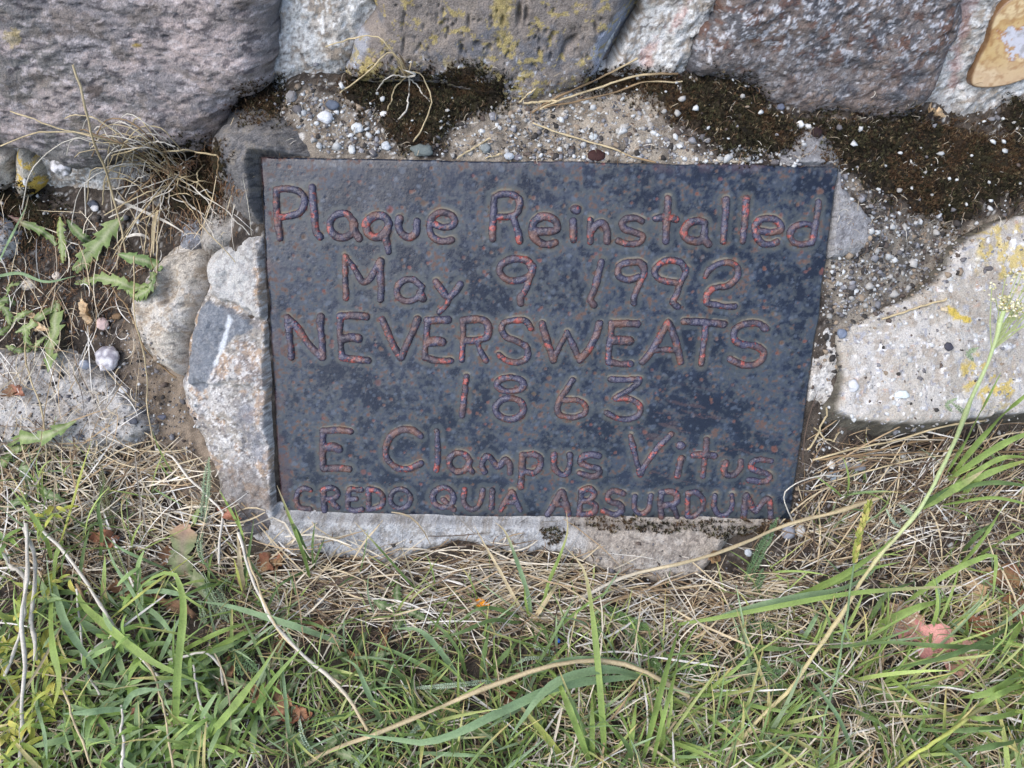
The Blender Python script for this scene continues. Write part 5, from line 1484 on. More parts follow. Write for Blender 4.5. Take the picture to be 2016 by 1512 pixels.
tuft('grass_tuft', 'tuft of narrow blades rooted below the middle of the plaque', 'grass', [
    ('b', [(1122, 655), (1105, 500), (1040, 300), (970, 120), (905, 60)], 8, 'b', h1, 's'), ('b', [(1130, 650), (1190, 540), (1230, 400), (1290, 260), (1335, 120), (1330, 0)], 8, 'g', (.002, .02, .02, .012), 's'),
    ('b', [(1115, 650), (1030, 520), (920, 320), (850, 200), (785, 80)], 6, 's', h1, None), ('b', [(1110, 650), (1000, 600), (880, 565), (780, 585), (690, 660)], 8, 'd', h1, None),
    ('b', [(1115, 655), (1000, 650), (880, 640), (680, 720), (500, 740)], 7, 'd', h1, None), ('b', [(1130, 655), (1190, 680), (1230, 790)], 7, 'd', h1, None), ('b', [(1130, 640), (1200, 540), (1290, 400)], 8, 's', h1, None),
    ('b', [(1120, 660), (1150, 760), (1210, 830)], 9, 'd', h1, None), ('b', [(1115, 640), (1090, 540), (1080, 430)], 5, 'g', h1, None)])
tuft('grass_tuft', 'tall bright blades rising from the bottom edge under the letter S', 'grass', [
    ('b', [(1560, 1540), (1540, 1200), (1515, 900), (1480, 580), (1432, 340), (1320, 205)], 11, 'g', (.002, .04, .05, .035), 's'), ('b', [(1490, 1540), (1400, 1300), (1330, 1120), (1260, 970), (1150, 870)], 11, 'g', h2, None),
    ('b', [(1480, 1540), (1482, 1300), (1480, 1030)], 9, 'g', h1, None), ('b', [(1360, 1530), (1270, 1400), (1130, 1230), (1018, 1100)], 10, 'y', h1, 's'), ('b', [(1500, 1530), (1440, 1350), (1400, 1200), (1340, 1100)], 6, 'd', h1, None)])
tuft('grass_tuft', 'pair of tall blades converging upward right of the bright ones', 'grass', [
    ('b', [(1760, 1540), (1830, 1280), (1890, 1050), (1960, 800), (2014, 640)], 12, 'g', h2, None), ('b', [(1825, 1540), (1880, 1300), (1960, 1000), (2010, 780)], 7, 'g', h2, None), ('b', [(1695, 1540), (1720, 1300), (1750, 1060)], 8, 'g', h1, None),
    ('b', [(1750, 1540), (1700, 1400), (1600, 1260)], 8, 'd', h1, None)])
tuft('grass_tuft', 'broad blue green blades sweeping left in the lower middle', 'grass', [
    ('b', [(1780, 968), (1600, 985), (1450, 1000), (1250, 1040), (1050, 1130), (850, 1225), (700, 1300), (500, 1362), (330, 1345), (40, 1305)], 16, 'b', (.02, .04, .05, .05, .03), None),
    ('b', [(1780, 975), (1600, 930), (1450, 945), (1300, 990), (1180, 1080), (1080, 1210), (990, 1342)], 15, 'b', (.02, .04, .05, .05, .03), None),
    ('b', [(1850, 980), (1700, 900), (1500, 868), (1300, 880), (1150, 940), (1050, 1010)], 10, 'b', (.02, .03, .03), None)])
tuft('dry_straw', 'long tan stem arching through the lower grass', 'dry grass', [('b', [(-220, 1500), (-60, 1410), (250, 1290), (600, 1150), (900, 1020), (1200, 920), (1500, 880), (1750, 925), (2050, 1090)], 10, 's', (.01, .03, .04, .035, .02), None, 'stem')])
tuft('grass_tuft', 'green blades arching left in the lower middle', 'grass', [
    ('b', [(380, 1080), (370, 990), (260, 900), (140, 855)], 8, 'd', h1, None), ('b', [(710, 1010), (640, 900), (550, 780), (450, 695), (300, 690)], 10, 'b', h1, None), ('b', [(250, 1275), (150, 1050), (85, 910), (0, 860)], 9, 'b', h1, None),
    ('b', [(820, 990), (850, 800), (882, 650)], 10, 'd', h1, None), ('b', [(870, 950), (960, 850), (1065, 740)], 9, 'd', h1, None), ('b', [(380, 1418), (600, 1430), (940, 1445)], 7, 'b', h1, None), ('b', [(200, 1150), (280, 970), (350, 780)], 6, 'b', h1, None),
    ('b', [(740, 980), (690, 820), (600, 700), (470, 590)], 6, 'd', h1, None)])
tuft('grass_tuft', 'thin blades standing before the left end of the cement', 'grass', [('b', [(480, 500), (370, 380), (230, 220), (75, 55)], 7, 'd', h1, 's'), ('b', [(470, 520), (420, 400), (380, 270), (340, 190)], 4, 's', h1, None)])
tuft('grass_tuft', 'broad blades sweeping up to the right below the fern frond', 'grass', [
    ('c', [(540, 550), (770, 460), (950, 372), (1100, 272), (1200, 195), (1250, 130)], 15, 'g', (.01, .03, .04, .03), None), ('c', [(150, 640), (450, 555), (700, 500), (950, 450), (1100, 372), (1160, 310)], 13, 'b', (.01, .03, .035, .03), None),
    ('c', [(-30, 665), (300, 608), (700, 530), (1000, 480), (1300, 455), (1750, 430)], 9, 'g', (.01, .04, .05, .04), 's'), ('c', [(770, 460), (900, 420), (1100, 340), (1290, 295)], 8, 'g', (.02, .03, .03), None)])
tuft('grass_tuft', 'forked blades beside the pink leaf', 'grass', [
    ('c', [(1070, 725), (1240, 625), (1400, 560), (1600, 505)], 14, 'g', h1, None), ('c', [(1180, 650), (1182, 560), (1180, 470)], 7, 'g', h1, None), ('c', [(1080, 700), (1150, 560), (1230, 470), (1380, 410)], 8, 'd', h1, None)])
tuft('grass_tuft', 'bent blade with a hanging tip at the right', 'grass', [
    ('c', [(1290, 560), (1450, 440), (1600, 345), (1720, 290), (1845, 255), (1842, 400), (1830, 530)], 10, 'g', (.01, .03, .05, .05, .04), None), ('c', [(1600, 350), (1700, 250), (1800, 120), (1890, -30)], 8, 'g', h1, None), ('c', [(1640, 250), (1750, 130), (1850, 50)], 9, 'd', h1, None),
    ('c', [(1740, 260), (1830, 205), (1930, 150), (2060, 95)], 9, 'g', h1, None)])
tuft('grass_tuft', 'long grass blades streaming in from the right border', 'grass', [
    ('c', [(2100, 880), (1950, 985), (1800, 1070), (1550, 1112)], 13, 'g', h2, None), ('c', [(2120, 1320), (1900, 1370), (1740, 1400), (1600, 1430)], 14, 'd', h2, None), ('c', [(2100, 790), (1800, 800), (1500, 790), (1200, 770), (950, 800)], 8, 'd', h2, None),
    ('c', [(2100, 600), (1900, 700), (1700, 800), (1500, 870), (1150, 945)], 10, 'd', h2, None), ('c', [(2060, 560), (1950, 740), (1870, 860)], 9, 'g', h1, None), ('c', [(2060, 1270), (1850, 1280), (1600, 1290), (1450, 1290)], 9, 'd', h2, None),
    ('c', [(2060, 1160), (1800, 1220), (1560, 1200)], 10, 'g', h2, None), ('c', [(2080, 1010), (1900, 1060), (1700, 1180)], 10, 'g', h2, None)])
tuft('dry_straw', 'pale green stem rising from the bottom towards the right', 'dry grass', [('c', [(1150, 1600), (1330, 1460), (1500, 1350), (1650, 1245), (1850, 1080)], 8, 'y', h2, 's', 'stem')])
tuft('grass_tuft', 'curled green blades in the middle of the right grass', 'grass', [
    ('c', [(680, 795), (740, 705), (800, 600), (850, 555)], 8, 'b', h1, None), ('c', [(300, 790), (450, 800), (600, 810), (700, 800)], 10, 'd', h1, None), ('c', [(330, 820), (450, 860), (560, 990)], 9, 'd', h1, None),
    ('c', [(1050, 1512), (960, 1300), (900, 1180), (760, 1000), (620, 880)], 9, 'b', h2, None), ('c', [(920, 1140), (1050, 1190), (1180, 1260), (1240, 1400)], 7, 'd', h1, None), ('c', [(1400, 1210), (1520, 1340), (1650, 1460), (1800, 1600)], 9, 'b', h1, None), ('c', [(640, 960), (760, 1060), (900, 1110)], 7, 'd', h1, None)])
tuft('grass_tuft', 'three broad green blades in front of the slab at the right', 'grass', [
    ('f', [(1862, 935), (1905, 862), (1942, 790), (1971, 733)], 11, 'g', (.01, .03, .04, .05), None), ('f', [(1872, 938), (1925, 872), (1980, 812), (2060, 745)], 13, 'g', (.01, .03, .04, .05), None),
    ('f', [(1868, 945), (1940, 895), (2000, 862), (2070, 840)], 14, 'g', (.01, .03, .04, .04), None), ('f', [(1850, 975), (1920, 930), (1980, 900), (2060, 905)], 10, 'g', h1, None),
    ('f', [(1840, 985), (1900, 960), (1960, 950), (2050, 960)], 10, 'd', h1, None), ('f', [(1880, 1000), (1930, 940), (2040, 900)], 12, 'g', h1, 'y'), ('f', [(1830, 1000), (1880, 990), (1960, 980), (2050, 1000)], 8, 'g', h1, None)])
tuft('grass_tuft', 'yellow tipped blade beside the flowering stalk', 'grass', [('f', [(1815, 1000), (1855, 975), (1900, 950), (1938, 925)], 16, 'g', (.01, .03, .03), 's'), ('f', [(1800, 1010), (1830, 985), (1870, 960)], 11, 'd', h1, None)])
tuft('grass_tuft', 'slender leaf reaching up at the far left edge', 'grass', [('f', [(-20, 560), (5, 500), (30, 450), (54, 402)], 7, 'b', (.0, .02, .03, .03), None), ('f', [(-30, 548), (0, 543), (40, 538), (90, 555), (150, 543)], 6, 'b', (.01, .02, .02, .015), None)])
tuft('grass_tuft', 'thin pale blade crossing the left foot of the tall rock', 'grass', [('f', [(612, 1150), (600, 1100), (575, 1030), (545, 955)], 7, 'g', (.0, .03, .03, .02), 's'), ('f', [(478, 1050), (462, 1020), (432, 965)], 6, 'g', (.01, .015, .02), None)])
tuft('dry_straw', 'white winding stem at the left of the tall rock', 'dry grass', [('f', [(308, 885), (340, 905), (375, 945), (415, 985), (440, 1010), (434, 1060), (432, 1110)], 6, 'w', (.004, .01, .012, .02), None, 'stem')])
tuft('dry_straw', 'thick straw leaning from the lower grass to the bottom right corner of the plaque', 'dry grass', [('f', [(1735, 978), (1640, 1010), (1545, 1036), (1440, 1078), (1340, 1110), (1230, 1135), (1120, 1192)], 9, 's', (.01, .02, .025, .02, .005), 'w', 'stem'), ('f', [(1560, 1030), (1545, 970), (1600, 940), (1660, 935)], 3, 'w', (.01, .02, .01), None, 'stem')])
tuft('dry_straw', 'straight straw lying on the pale slab', 'dry grass', [('f', [(1740, 627), (1800, 608), (1865, 588)], 5, 's', (.002, .002), None, 'stem')])
tuft('dry_straw', 'long dry stems along the foot of the slab', 'dry grass', [
    ('f', [(1600, 905), (1680, 885), (1760, 868), (1850, 842), (1945, 828)], 5, 's', (.01, .012, .012), None, 'stem'), ('f', [(1610, 905), (1700, 892), (1790, 872), (1890, 860)], 5, 'n', (.01, .014, .01), None, 'stem'), ('f', [(1660, 900), (1760, 895), (1850, 888), (2030, 890)], 5, 'n', (.01, .014, .01), None, 'stem'),
    ('f', [(1600, 960), (1700, 930), (1800, 905), (1900, 895)], 4, 's', (.006, .014, .01), None, 'stem')])
tuft('dry_straw', 'thin straws leaning against the corner of the slab', 'dry grass', [('f', [(1592, 885), (1612, 850), (1628, 815), (1625, 803)], 5, 's', (.004, .012), None, 'stem'), ('f', [(1650, 850), (1640, 870), (1600, 845)], 4, 's', (.004, .01), None, 'stem')])
tuft('dry_straw', 'long thin straw lying on the ledge above the word Reinstalled', 'dry grass', [('f', [(1045, 244), (1130, 270), (1210, 295), (1290, 320)], 4, 's', (.004, .004, .004), 'n', 'stem')])
tuft('dry_straw', 'short straw pieces at the middle of the top edge of the plaque', 'dry grass', [('f', [(900, 312), (935, 290), (966, 272)], 4, 's', (.004, .004), None, 'stem'), ('f', [(955, 312), (990, 302)], 4, 's', (.003, .003), None, 'stem')])
tuft('dry_stalks', 'bundle of three dry grass stalks on the ledge right of the dark moss', 'dry grass', [
    ('v', [(1085, 605), (1180, 600), (1280, 595)], 6, 's', (.004, .006), None, 'stem'), ('v', [(1130, 660), (1250, 590), (1400, 520), (1550, 450), (1750, 345)], 5, 'n', (.003, .008, .008), 's', 'stem'),
    ('v', [(1170, 645), (1350, 570), (1560, 505), (1760, 445), (1980, 440)], 5, 's', (.003, .012, .014), 'n', 'stem'), ('v', [(1190, 640), (1400, 600), (1600, 550), (1800, 485), (2016, 480)], 4, 'n', (.003, .01, .012), 's', 'stem'), ('v', [(1050, 605), (1090, 570), (1135, 532)], 4, 's', (.004, .006), None, 'stem')])
tuft('dry_tuft', 'small dead grass tuft rooted in the moss against the pitted stone', 'dry grass', [
    ('v', [(385, 450), (340, 370), (290, 300), (150, 430), (0, 545)], 4, 's', (.003, .014, .02, .01), None, 'stem'), ('v', [(385, 450), (345, 340), (250, 240), (150, 210), (0, 245), (-100, 280)], 3, 's', (.003, .014, .016, .012), None, 'stem'),
    ('v', [(390, 455), (400, 520), (385, 640), (340, 705)], 4, 'w', (.003, .012, .006), None, 'stem'), ('v', [(385, 455), (450, 415), (510, 480), (530, 580), (500, 720), (420, 840)], 3, 's', (.003, .014, .01), None, 'stem'),
    ('v', [(380, 455), (320, 520), (280, 650)], 3, 's', (.003, .012, .006), None, 'stem'), ('v', [(380, 450), (345, 400), (320, 330)], 6, 's', (.003, .014, .02), None), ('v', [(385, 450), (375, 380), (335, 310)], 5, 'n', (.003, .014, .02), None),
    ('v', [(390, 450), (405, 400), (415, 350)], 4, 's', (.003, .014, .02), None), ('v', [(385, 455), (310, 440), (230, 500), (200, 560)], 3, 'w', (.003, .014, .006), None, 'stem'), ('v', [(390, 455), (440, 500), (530, 605)], 3, 'w', (.003, .012, .006), None, 'stem'), ('v', [(385, 455), (440, 440), (360, 410)], 4, 'w', (.003, .012, .012), None)])


def dry_clump():
    its = [('u', [(745, 1500), (720, 1350), (670, 1180), (620, 1020), (560, 860), (510, 700), (470, 520), (440, 378)], 5, 's', (.01, .03, .04, .03), None, 'stem'),
           ('u', [(850, 940), (700, 850), (520, 795), (330, 750), (200, 705), (65, 648)], 3.4, 's', (.006, .03, .03, .02), None, 'stem'), ('u', [(780, 940), (650, 840), (520, 790), (350, 780), (200, 790), (0, 862)], 3, 's', (.006, .03, .03, .02), None, 'stem'),
           ('u', [(760, 950), (680, 880), (560, 835), (420, 825), (280, 905), (165, 1050), (130, 1240)], 2.6, 'w', (.006, .03, .03, .015), None, 'stem'), ('u', [(800, 940), (700, 800), (560, 700), (440, 680), (385, 695)], 2.6, 's', (.006, .03, .03, .02), None, 'stem'),
           ('u', [(790, 935), (1000, 890), (1200, 900), (1280, 920)], 4, 's', (.006, .02, .02), None, 'stem'), ('u', [(1280, 920), (1300, 1050), (1320, 1150)], 4, 'n', (.02, .01, .004), None, 'stem'), ('u', [(1280, 1200), (1150, 1080), (950, 990), (790, 915)], 4, 's', (.004, .02, .02), None, 'stem'),
           ('u', [(665, 1170), (850, 1250), (1000, 1320), (1110, 1390)], 6, 'w', (.02, .01, .01), None), ('u', [(930, 1240), (905, 1350), (905, 1512)], 7, 's', (.012, .02, .02), None), ('u', [(1260, 1320), (1150, 1240), (1050, 1180), (1020, 1160)], 3, 'w', (.004, .014), None, 'stem'),
           ('u', [(745, 1400), (800, 1385), (860, 1395), (890, 1425)], 7, 'w', (.02, .02, .01), None), ('l', [(790, 0), (790, 150), (800, 350), (840, 550), (870, 750), (880, 900), (905, 1120)], 3.4, 's', (.03, .02, .01), None, 'stem'),
           ('l', [(640, 130), (760, 330), (850, 520), (920, 620), (1040, 720)], 3.5, 'n', (.01, .016, .01), None, 'stem'), ('l', [(155, 500), (160, 680), (240, 860), (270, 1080), (270, 1290)], 4.5, 's', (.01, .014, .01), None, 'stem')]
    r = np.random.RandomState(77)
    for k in range(80):
        x0, y0 = 340 + r.normal(0, 26), 352 + r.normal(0, 22)
        kind = r.rand()
        if kind < .5:
            L = r.uniform(70, 210); a = r.normal(-2.7, .35)
            x1, y1 = x0 + L * math.cos(a), y0 + L * math.sin(a)
            mx, my = (x0 + x1) / 2 + r.normal(0, 10), (y0 + y1) / 2 - r.uniform(5, 40)
            x2, y2 = x1 - r.uniform(0, 35), y1 + r.uniform(10, 120) * r.rand()
            pts = [(x0, y0), (mx, my), (x1, y1), (x2, y2)]
        elif kind < .8:
            a = r.uniform(0.6, 2.8); L = r.uniform(50, 190)
            pts = [(x0, y0), (x0 + L * .4 * math.cos(a) + r.normal(0, 12), y0 + L * .4 * math.sin(a)), (x0 + L * math.cos(a), y0 + L * math.sin(a))]
        else:
            a = r.uniform(-1.6, 0.3); L = r.uniform(20, 70)
            pts = [(x0, y0), (x0 + L * .5 * math.cos(a) + r.normal(0, 8), y0 + L * .5 * math.sin(a) - 8), (x0 + L * math.cos(a), y0 + L * math.sin(a) + 5)]
        its.append(('f', pts, r.uniform(1.6, 3.2), 'sswwn'[r.randint(5)], (.004, r.uniform(.015, .035), r.uniform(.015, .03), .008), None, 'stem'))
    tuft('dry_grass_clump', 'large clump of pale curling dead grass spilling over the big boulder at the left', 'dry grass', its, base_px=(345, 365))


dry_clump()


# ------------------------------------------------------------------ toothed and lobed leaves
def lobed_leaf(name, pts, wpx, colA, colB, h, lobes=6, depth=.5, seed=1, parent=None, base=None, rib=None, droop=.10, mat=None, K=44, crumple=.0, colC=None, label=None):
    r = np.random.RandomState(seed)
    P, t = path3(pts, h, K)
    base = P[0] if base is None else base
    w = wpx * .74 / FPX / 2
    T = np.gradient(P, axis=0); T /= np.linalg.norm(T, axis=1, keepdims=True)
    up = np.array([r.normal(0, .25), -.45 + r.normal(0, .15), .89]); up /= np.linalg.norm(up)
    S = np.cross(T, up); S /= np.linalg.norm(S, axis=1, keepdims=True)
    N_ = np.cross(S, T)
    rows = []; cols = []
    env = np.clip(t / .25, 0, 1) ** .6 * .75 + .25
    env = env * np.clip((1 - t) / .22, 0, 1) ** .6
    for sgn in (-1, 1):
        ph = (t * lobes + r.rand() * .4) % 1
        saw = (1 - ph) ** 1.3 if depth < .6 else np.abs(np.sin(math.pi * (t * lobes + r.rand() * .3))) ** .6
        fine = .08 * np.abs(np.sin(t * lobes * 7 + r.rand()))
        wid = w * env * ((1 - depth) + depth * saw + fine) * (1 + .12 * r.normal(size=K) * .5)
        for f in (1.0, .5):
            q = P + sgn * S * (wid * f)[:, None] + N_ * (-(droop) * wid * f ** 2)[:, None] + T * (wid * f * (-.55 if depth < .6 else .35))[:, None]
            q = q + N_ * (crumple * fbm(t * 1.0 + sgn, t * 0 + f * .3 + seed, 5, 2, 3))[:, None]
            rows.append((sgn * f, q))
    rows.append((0, P - N_ * w * .06))
    rows.sort(key=lambda a: a[0])
    V = np.stack([q for _, q in rows], 1)
    m = V.shape[1]
    C = np.ones((K, m, 3)) * lin(*colA)
    mm = ss(-.2, .5, fbm(V[..., 0], V[..., 1], 120, 3, seed % 8))
    C = mix(C, lin(*colB), mm)
    C = C * (1 + .05 * np.sin(t * lobes * 12.6)[:, None] * np.array([1, .5, 0, .5, 1])[None, :])[..., None]
    V = V + up * (fbm(V[..., 0], V[..., 1], 70, 3, seed % 6) * .0022)[..., None]
    if colC is not None:
        C = mix(C, lin(*colC), ss(.55, .9, t)[:, None] * np.ones((1, m)))
    C[:, m // 2] = C[:, m // 2] * .45 + lin(*(rib or colB)) * .5
    idx = np.arange(K * m).reshape(K, m)
    F = np.stack([idx[:-1, :-1], idx[:-1, 1:], idx[1:, 1:], idx[1:, :-1]], -1).reshape(-1, 4)
    me = make_mesh(name, V.reshape(-1, 3) - base, F, C.reshape(-1, 3), mat or M_leaf)
    return link(name, me, parent, label=label), base


GR = (112, 132, 76); GR2 = (140, 156, 100); GD = (84, 110, 56); RB_ = (190, 190, 160)


def dandelion(label, leaves, group=None):
    x, y = leaves[0][0][0]
    B = on(np.array([float(x)]), np.array([float(y)]))[0]
    e = empty('dandelion', B, label, 'dandelion', group)
    for lf in leaves:
        seedc[0] += 1
        pts, w = lf[0], lf[1]
        o = dict(colA=GR, colB=GR2, rib=RB_); o.update(lf[2] if len(lf) > 2 else {})
        lobed_leaf('leaf', pts, w, h=(.002, .012, .016, .01), lobes=o.pop('lobes', 6), depth=o.pop('depth', .59), seed=seedc[0], parent=e, base=B, **o)


dandelion('dandelion with upright jagged leaves and a reddish leaf tip below the moss at the left', [
    ([(148, 534), (172, 502), (200, 472), (222, 446), (243, 426)], 46, dict(lobes=5)), ([(124, 518), (122, 485), (120, 450), (117, 426)], 24, dict(lobes=8, colA=(136, 150, 84))),
    ([(110, 482), (90, 460), (60, 445), (38, 436), (14, 424)], 24, dict(colC=(126, 92, 88), lobes=5)), ([(188, 480), (168, 470), (148, 452), (132, 432)], 22, dict(colA=(86, 108, 62), colB=(110, 130, 80), lobes=3, depth=.25))])
dandelion('dandelion leaves lying flat above the tan rock', [
    ([(150, 556), (190, 548), (230, 553), (262, 566), (300, 560)], 34, dict(lobes=8)), ([(318, 530), (290, 515), (262, 508), (232, 500)], 30, dict(colA=(98, 124, 70), colB=(120, 142, 90), lobes=4, depth=.35)), ([(268, 585), (285, 575), (300, 562)], 28, dict(lobes=3))])
dandelion('dandelion with one broad jagged leaf hanging to the half buried stone', [
    ([(112, 592), (108, 630), (102, 670), (97, 700), (94, 734)], 46, dict(lobes=5)), ([(110, 600), (85, 620), (60, 640), (30, 655)], 26, dict(lobes=5)), ([(70, 690), (50, 670), (50, 640)], 20, {}), ([(30, 600), (10, 590), (-20, 600)], 22, {}), ([(42, 555), (22, 562), (8, 582)], 20, {})])
dandelion('dandelion leaf pointing right across the bottom of the half buried stone', [
    ([(10, 875), (40, 862), (80, 862), (115, 846), (152, 828)], 36, dict(lobes=4)), ([(5, 895), (30, 885), (55, 878)], 26, dict(lobes=3)), ([(0, 930), (10, 905), (25, 890)], 26, {})])
dandelion('dull green dandelion with a browned folded tip left of the cement', [
    ([(372, 1140), (358, 1110), (356, 1080), (362, 1050), (368, 1030)], 62, dict(lobes=2, colA=(112, 124, 84), colB=(136, 142, 104), colC=(180, 146, 120), depth=.6, rib=(150, 130, 120))), ([(362, 1120), (376, 1135), (396, 1150), (406, 1178)], 36, dict(lobes=2, colA=(104, 120, 80), colB=(130, 140, 100))),
    ([(360, 1150), (335, 1150), (315, 1145)], 30, dict(lobes=2, colA=(96, 116, 70), colB=(120, 134, 90))), ([(375, 1035), (385, 1015), (390, 1000)], 18, dict(lobes=2))])
for k, (x, y, n) in enumerate([(700, 1310, 5), (560, 1400, 5), (430, 1340, 5), (790, 1200, 4), (640, 1480, 4), (890, 1440, 4), (60, 960, 3)]):
    r = np.random.RandomState(900 + k); L = []
    for j in range(n):
        a = j * 6.283 / n + r.normal(0, .3); ln = r.uniform(55, 95)
        L.append(([(x, y), (x + ln * .5 * math.cos(a), y + ln * .45 * math.sin(a)), (x + ln * math.cos(a + .15), y + ln * .85 * math.sin(a + .15))], r.uniform(20, 30), dict(colA=(96, 118, 74), colB=(128, 146, 104), lobes=r.randint(4, 8))))
    dandelion(['low grey green dandelion rosette right of the cream dry stem below the cement', 'low dandelion rosette above the brown withered leaf in the lower grass', 'low dandelion rosette in the shade at the right of the leafy weed thicket',
               'low dandelion rosette just under the straw band left of the orange scrap', 'low dandelion rosette at the bottom edge below the left end of the cement', 'low dandelion rosette at the bottom beneath the broad blue green blades',
               'low dandelion rosette in the dry stems at the left border'][k], L)

dandelion('small dandelion seedling left of the speckled rock lump', [([(60, 690), (52, 665), (48, 640)], 20, {}), ([(60, 690), (80, 672), (96, 655)], 16, {}), ([(60, 690), (35, 690), (10, 680)], 18, {})])
dandelion('small dandelion leaves at the left border above the litter', [([(20, 640), (10, 610), (-20, 600)], 22, {}), ([(20, 640), (40, 620), (66, 612)], 18, {}), ([(20, 640), (0, 655), (-30, 660)], 18, {})])
dandelion('dull dandelion leaves in the dry stems right of the dry grass foot', [([(280, 590), (292, 572), (300, 552), (296, 530)], 26, dict(colA=(96, 116, 70))), ([(280, 590), (262, 580), (240, 560)], 20, {})])
# ------------------------------------------------------------------ feathery yarrow fronds
def frond(pts, wpx, col, h, seed, parent, base, curl=0.0, dens=1.0, name='frond'):
    r = np.random.RandomState(seed)
    L = sum(math.hypot(b[0] - a[0], b[1] - a[1]) for a, b in zip(pts[:-1], pts[1:]))
    K = max(10, int(L / 4.2 * dens))
    P, t = path3(pts, h, K)
    T = np.gradient(P, axis=0); T /= np.linalg.norm(T, axis=1, keepdims=True)
    up = np.array([0, -.45, .89]); S = np.cross(T, up); S /= np.linalg.norm(S, axis=1, keepdims=True)
    N_ = np.cross(S, T)
    w = wpx * .74 / FPX / 2
    env = np.clip(t / .12, .3, 1) * np.clip((1 - t) / .35, .08, 1) ** .7
    allP = []; W = []; C = []
    c0 = np.array(col)
    for i in range(K):
        for sgn in (-1, 1):
            for lev in (0, 1):
                ln = w * env[i] * r.uniform(.75, 1.15) * (1 if lev == 0 else .8)
                d = sgn * S[i] * .85 + T[i] * (.5 - curl * .3) + N_[i] * ((.35 if lev == 0 else .9) + curl * .4)
                d /= np.linalg.norm(d)
                a = P[i]; b = a + d * ln * .55 + N_[i] * ln * .05; e = a + d * ln + T[i] * ln * (.15 + curl * .3) - N_[i] * ln * .12
                allP.append([a, b, e]); W.append([.0005, .0005, .0002]); C.append(c0 * r.uniform(.6, 1.3))
                # side lobes of each pinna
                for sg2 in (-1, 1):
                    q = d * .5 + sg2 * T[i] * .8 + N_[i] * .3
                    allP.append([b, b + q * ln * .22, b + q * ln * .42]); W.append([.0005, .0005, .00015]); C.append(c0 * r.uniform(.85, 1.25))
    allP = np.array(allP); W = np.array(W); C = np.repeat(np.array(C)[:, None], 3, 1)
    V, F, Cc = ribbons(allP, W, side_of(allP, r.normal(0, .4, (len(allP), 1, 3))), C)
    Wr = np.full((1, K), .0007)
    V2, F2, C2 = ribbons(P[None], Wr, S[None], np.ones((1, K, 3)) * c0 * 1.15)
    me = make_mesh(name, np.concatenate([V, V2]) - base, np.concatenate([F, F2 + len(V)]), np.concatenate([Cc, C2]), M_leaf)
    link(name, me, parent)


def yarrow(label, fr, col, group=None, curl=0, name='yarrow'):
    x, y = fr[0][0][0]
    B = on(np.array([float(x)]), np.array([float(y)]))[0]
    e = empty(name, B, label, 'yarrow', group)
    for pts, w in fr:
        seedc[0] += 1
        frond(pts, w, col, (.003, .014, .02, .016), seedc[0], e, B, curl)


YD = lin(104, 130, 92); YP = lin(150, 166, 136); YS = lin(178, 194, 170)
yarrow('dark green feathery frond reaching the bottom right corner of the plaque', [([(1462, 1158), (1480, 1120), (1498, 1080), (1516, 1048), (1530, 1020)], 34), ([(1480, 1172), (1492, 1148), (1502, 1120)], 26)], YD)
yarrow('pale feathery frond against the foot of the tall rock', [([(398, 1040), (404, 1000), (408, 950), (412, 900)], 30), ([(398, 1042), (394, 1075), (400, 1110)], 20)], YP)
yarrow('brownish feathery frond in the dry stems at the left', [([(222, 1050), (215, 1010), (205, 970), (200, 918)], 30), ([(215, 1060), (235, 1100), (250, 1130)], 26)], lin(124, 124, 92))
yarrow('grey green feathery fronds under the dull dandelion', [([(388, 1120), (410, 1160), (430, 1195), (450, 1225)], 32), ([(392, 1180), (400, 1205), (404, 1230)], 24), ([(430, 1150), (445, 1190), (455, 1215)], 26)], YP)
yarrow('feathery dark frond left of the cream dry stem', [([(450, 1250), (470, 1280), (490, 1305), (512, 1325)], 40), ([(456, 1290), (470, 1310), (476, 1330)], 26)], YD)
yarrow('feathery green fronds below the right part of the cement', [([(1185, 1195), (1215, 1208), (1245, 1225), (1285, 1240)], 34), ([(1215, 1212), (1250, 1255), (1280, 1295), (1310, 1335)], 34), ([(1185, 1190), (1175, 1220), (1180, 1260)], 26)], lin(112, 142, 88))
yarrow('bushy bright fronds in the lower middle right', [([(1365, 1345), (1375, 1320), (1390, 1300), (1400, 1285)], 40), ([(1365, 1345), (1390, 1350), (1415, 1345)], 34), ([(1365, 1345), (1350, 1320), (1345, 1295)], 34)], lin(108, 138, 88))
yarrow('feathery fronds in the shade of the right grass', [([(1450, 1345), (1480, 1330), (1520, 1325), (1550, 1320)], 36), ([(1470, 1380), (1500, 1360), (1540, 1350)], 34), ([(1430, 1300), (1460, 1310), (1500, 1312)], 30), ([(1400, 1420), (1440, 1400), (1470, 1400)], 30)], YD)
yarrow('feathery fronds at the bottom right of the middle', [([(1480, 1480), (1520, 1470), (1560, 1475), (1600, 1492)], 30), ([(1344, 1500), (1355, 1480), (1370, 1460)], 36), ([(1450, 1240), (1490, 1230), (1540, 1235)], 26)], YD)
yarrow('silvery curled shoot lying across the lower middle grass', [(Z('b', [(1010, 980), (830, 1002), (640, 1020), (500, 1032), (380, 1040)]), 17)], YS, curl=1)
yarrow('silvery curled shoots in the centre of the grass', [(Z('b', [(1310, 850), (1250, 830), (1170, 800), (1085, 770)]), 14), (Z('b', [(1280, 870), (1180, 858), (1090, 865), (1010, 912)]), 14), (Z('b', [(1400, 890), (1500, 890), (1560, 910)]), 14)], YS, curl=1)
yarrow('silvery shoot bending down in the lower grass', [(Z('b', [(570, 1195), (500, 1240), (430, 1290), (370, 1370)]), 15), (Z('b', [(200, 1310), (150, 1380), (110, 1450), (60, 1530)]), 15), (Z('b', [(335, 1350), (330, 1400), (335, 1450)]), 14)], YS, curl=1)
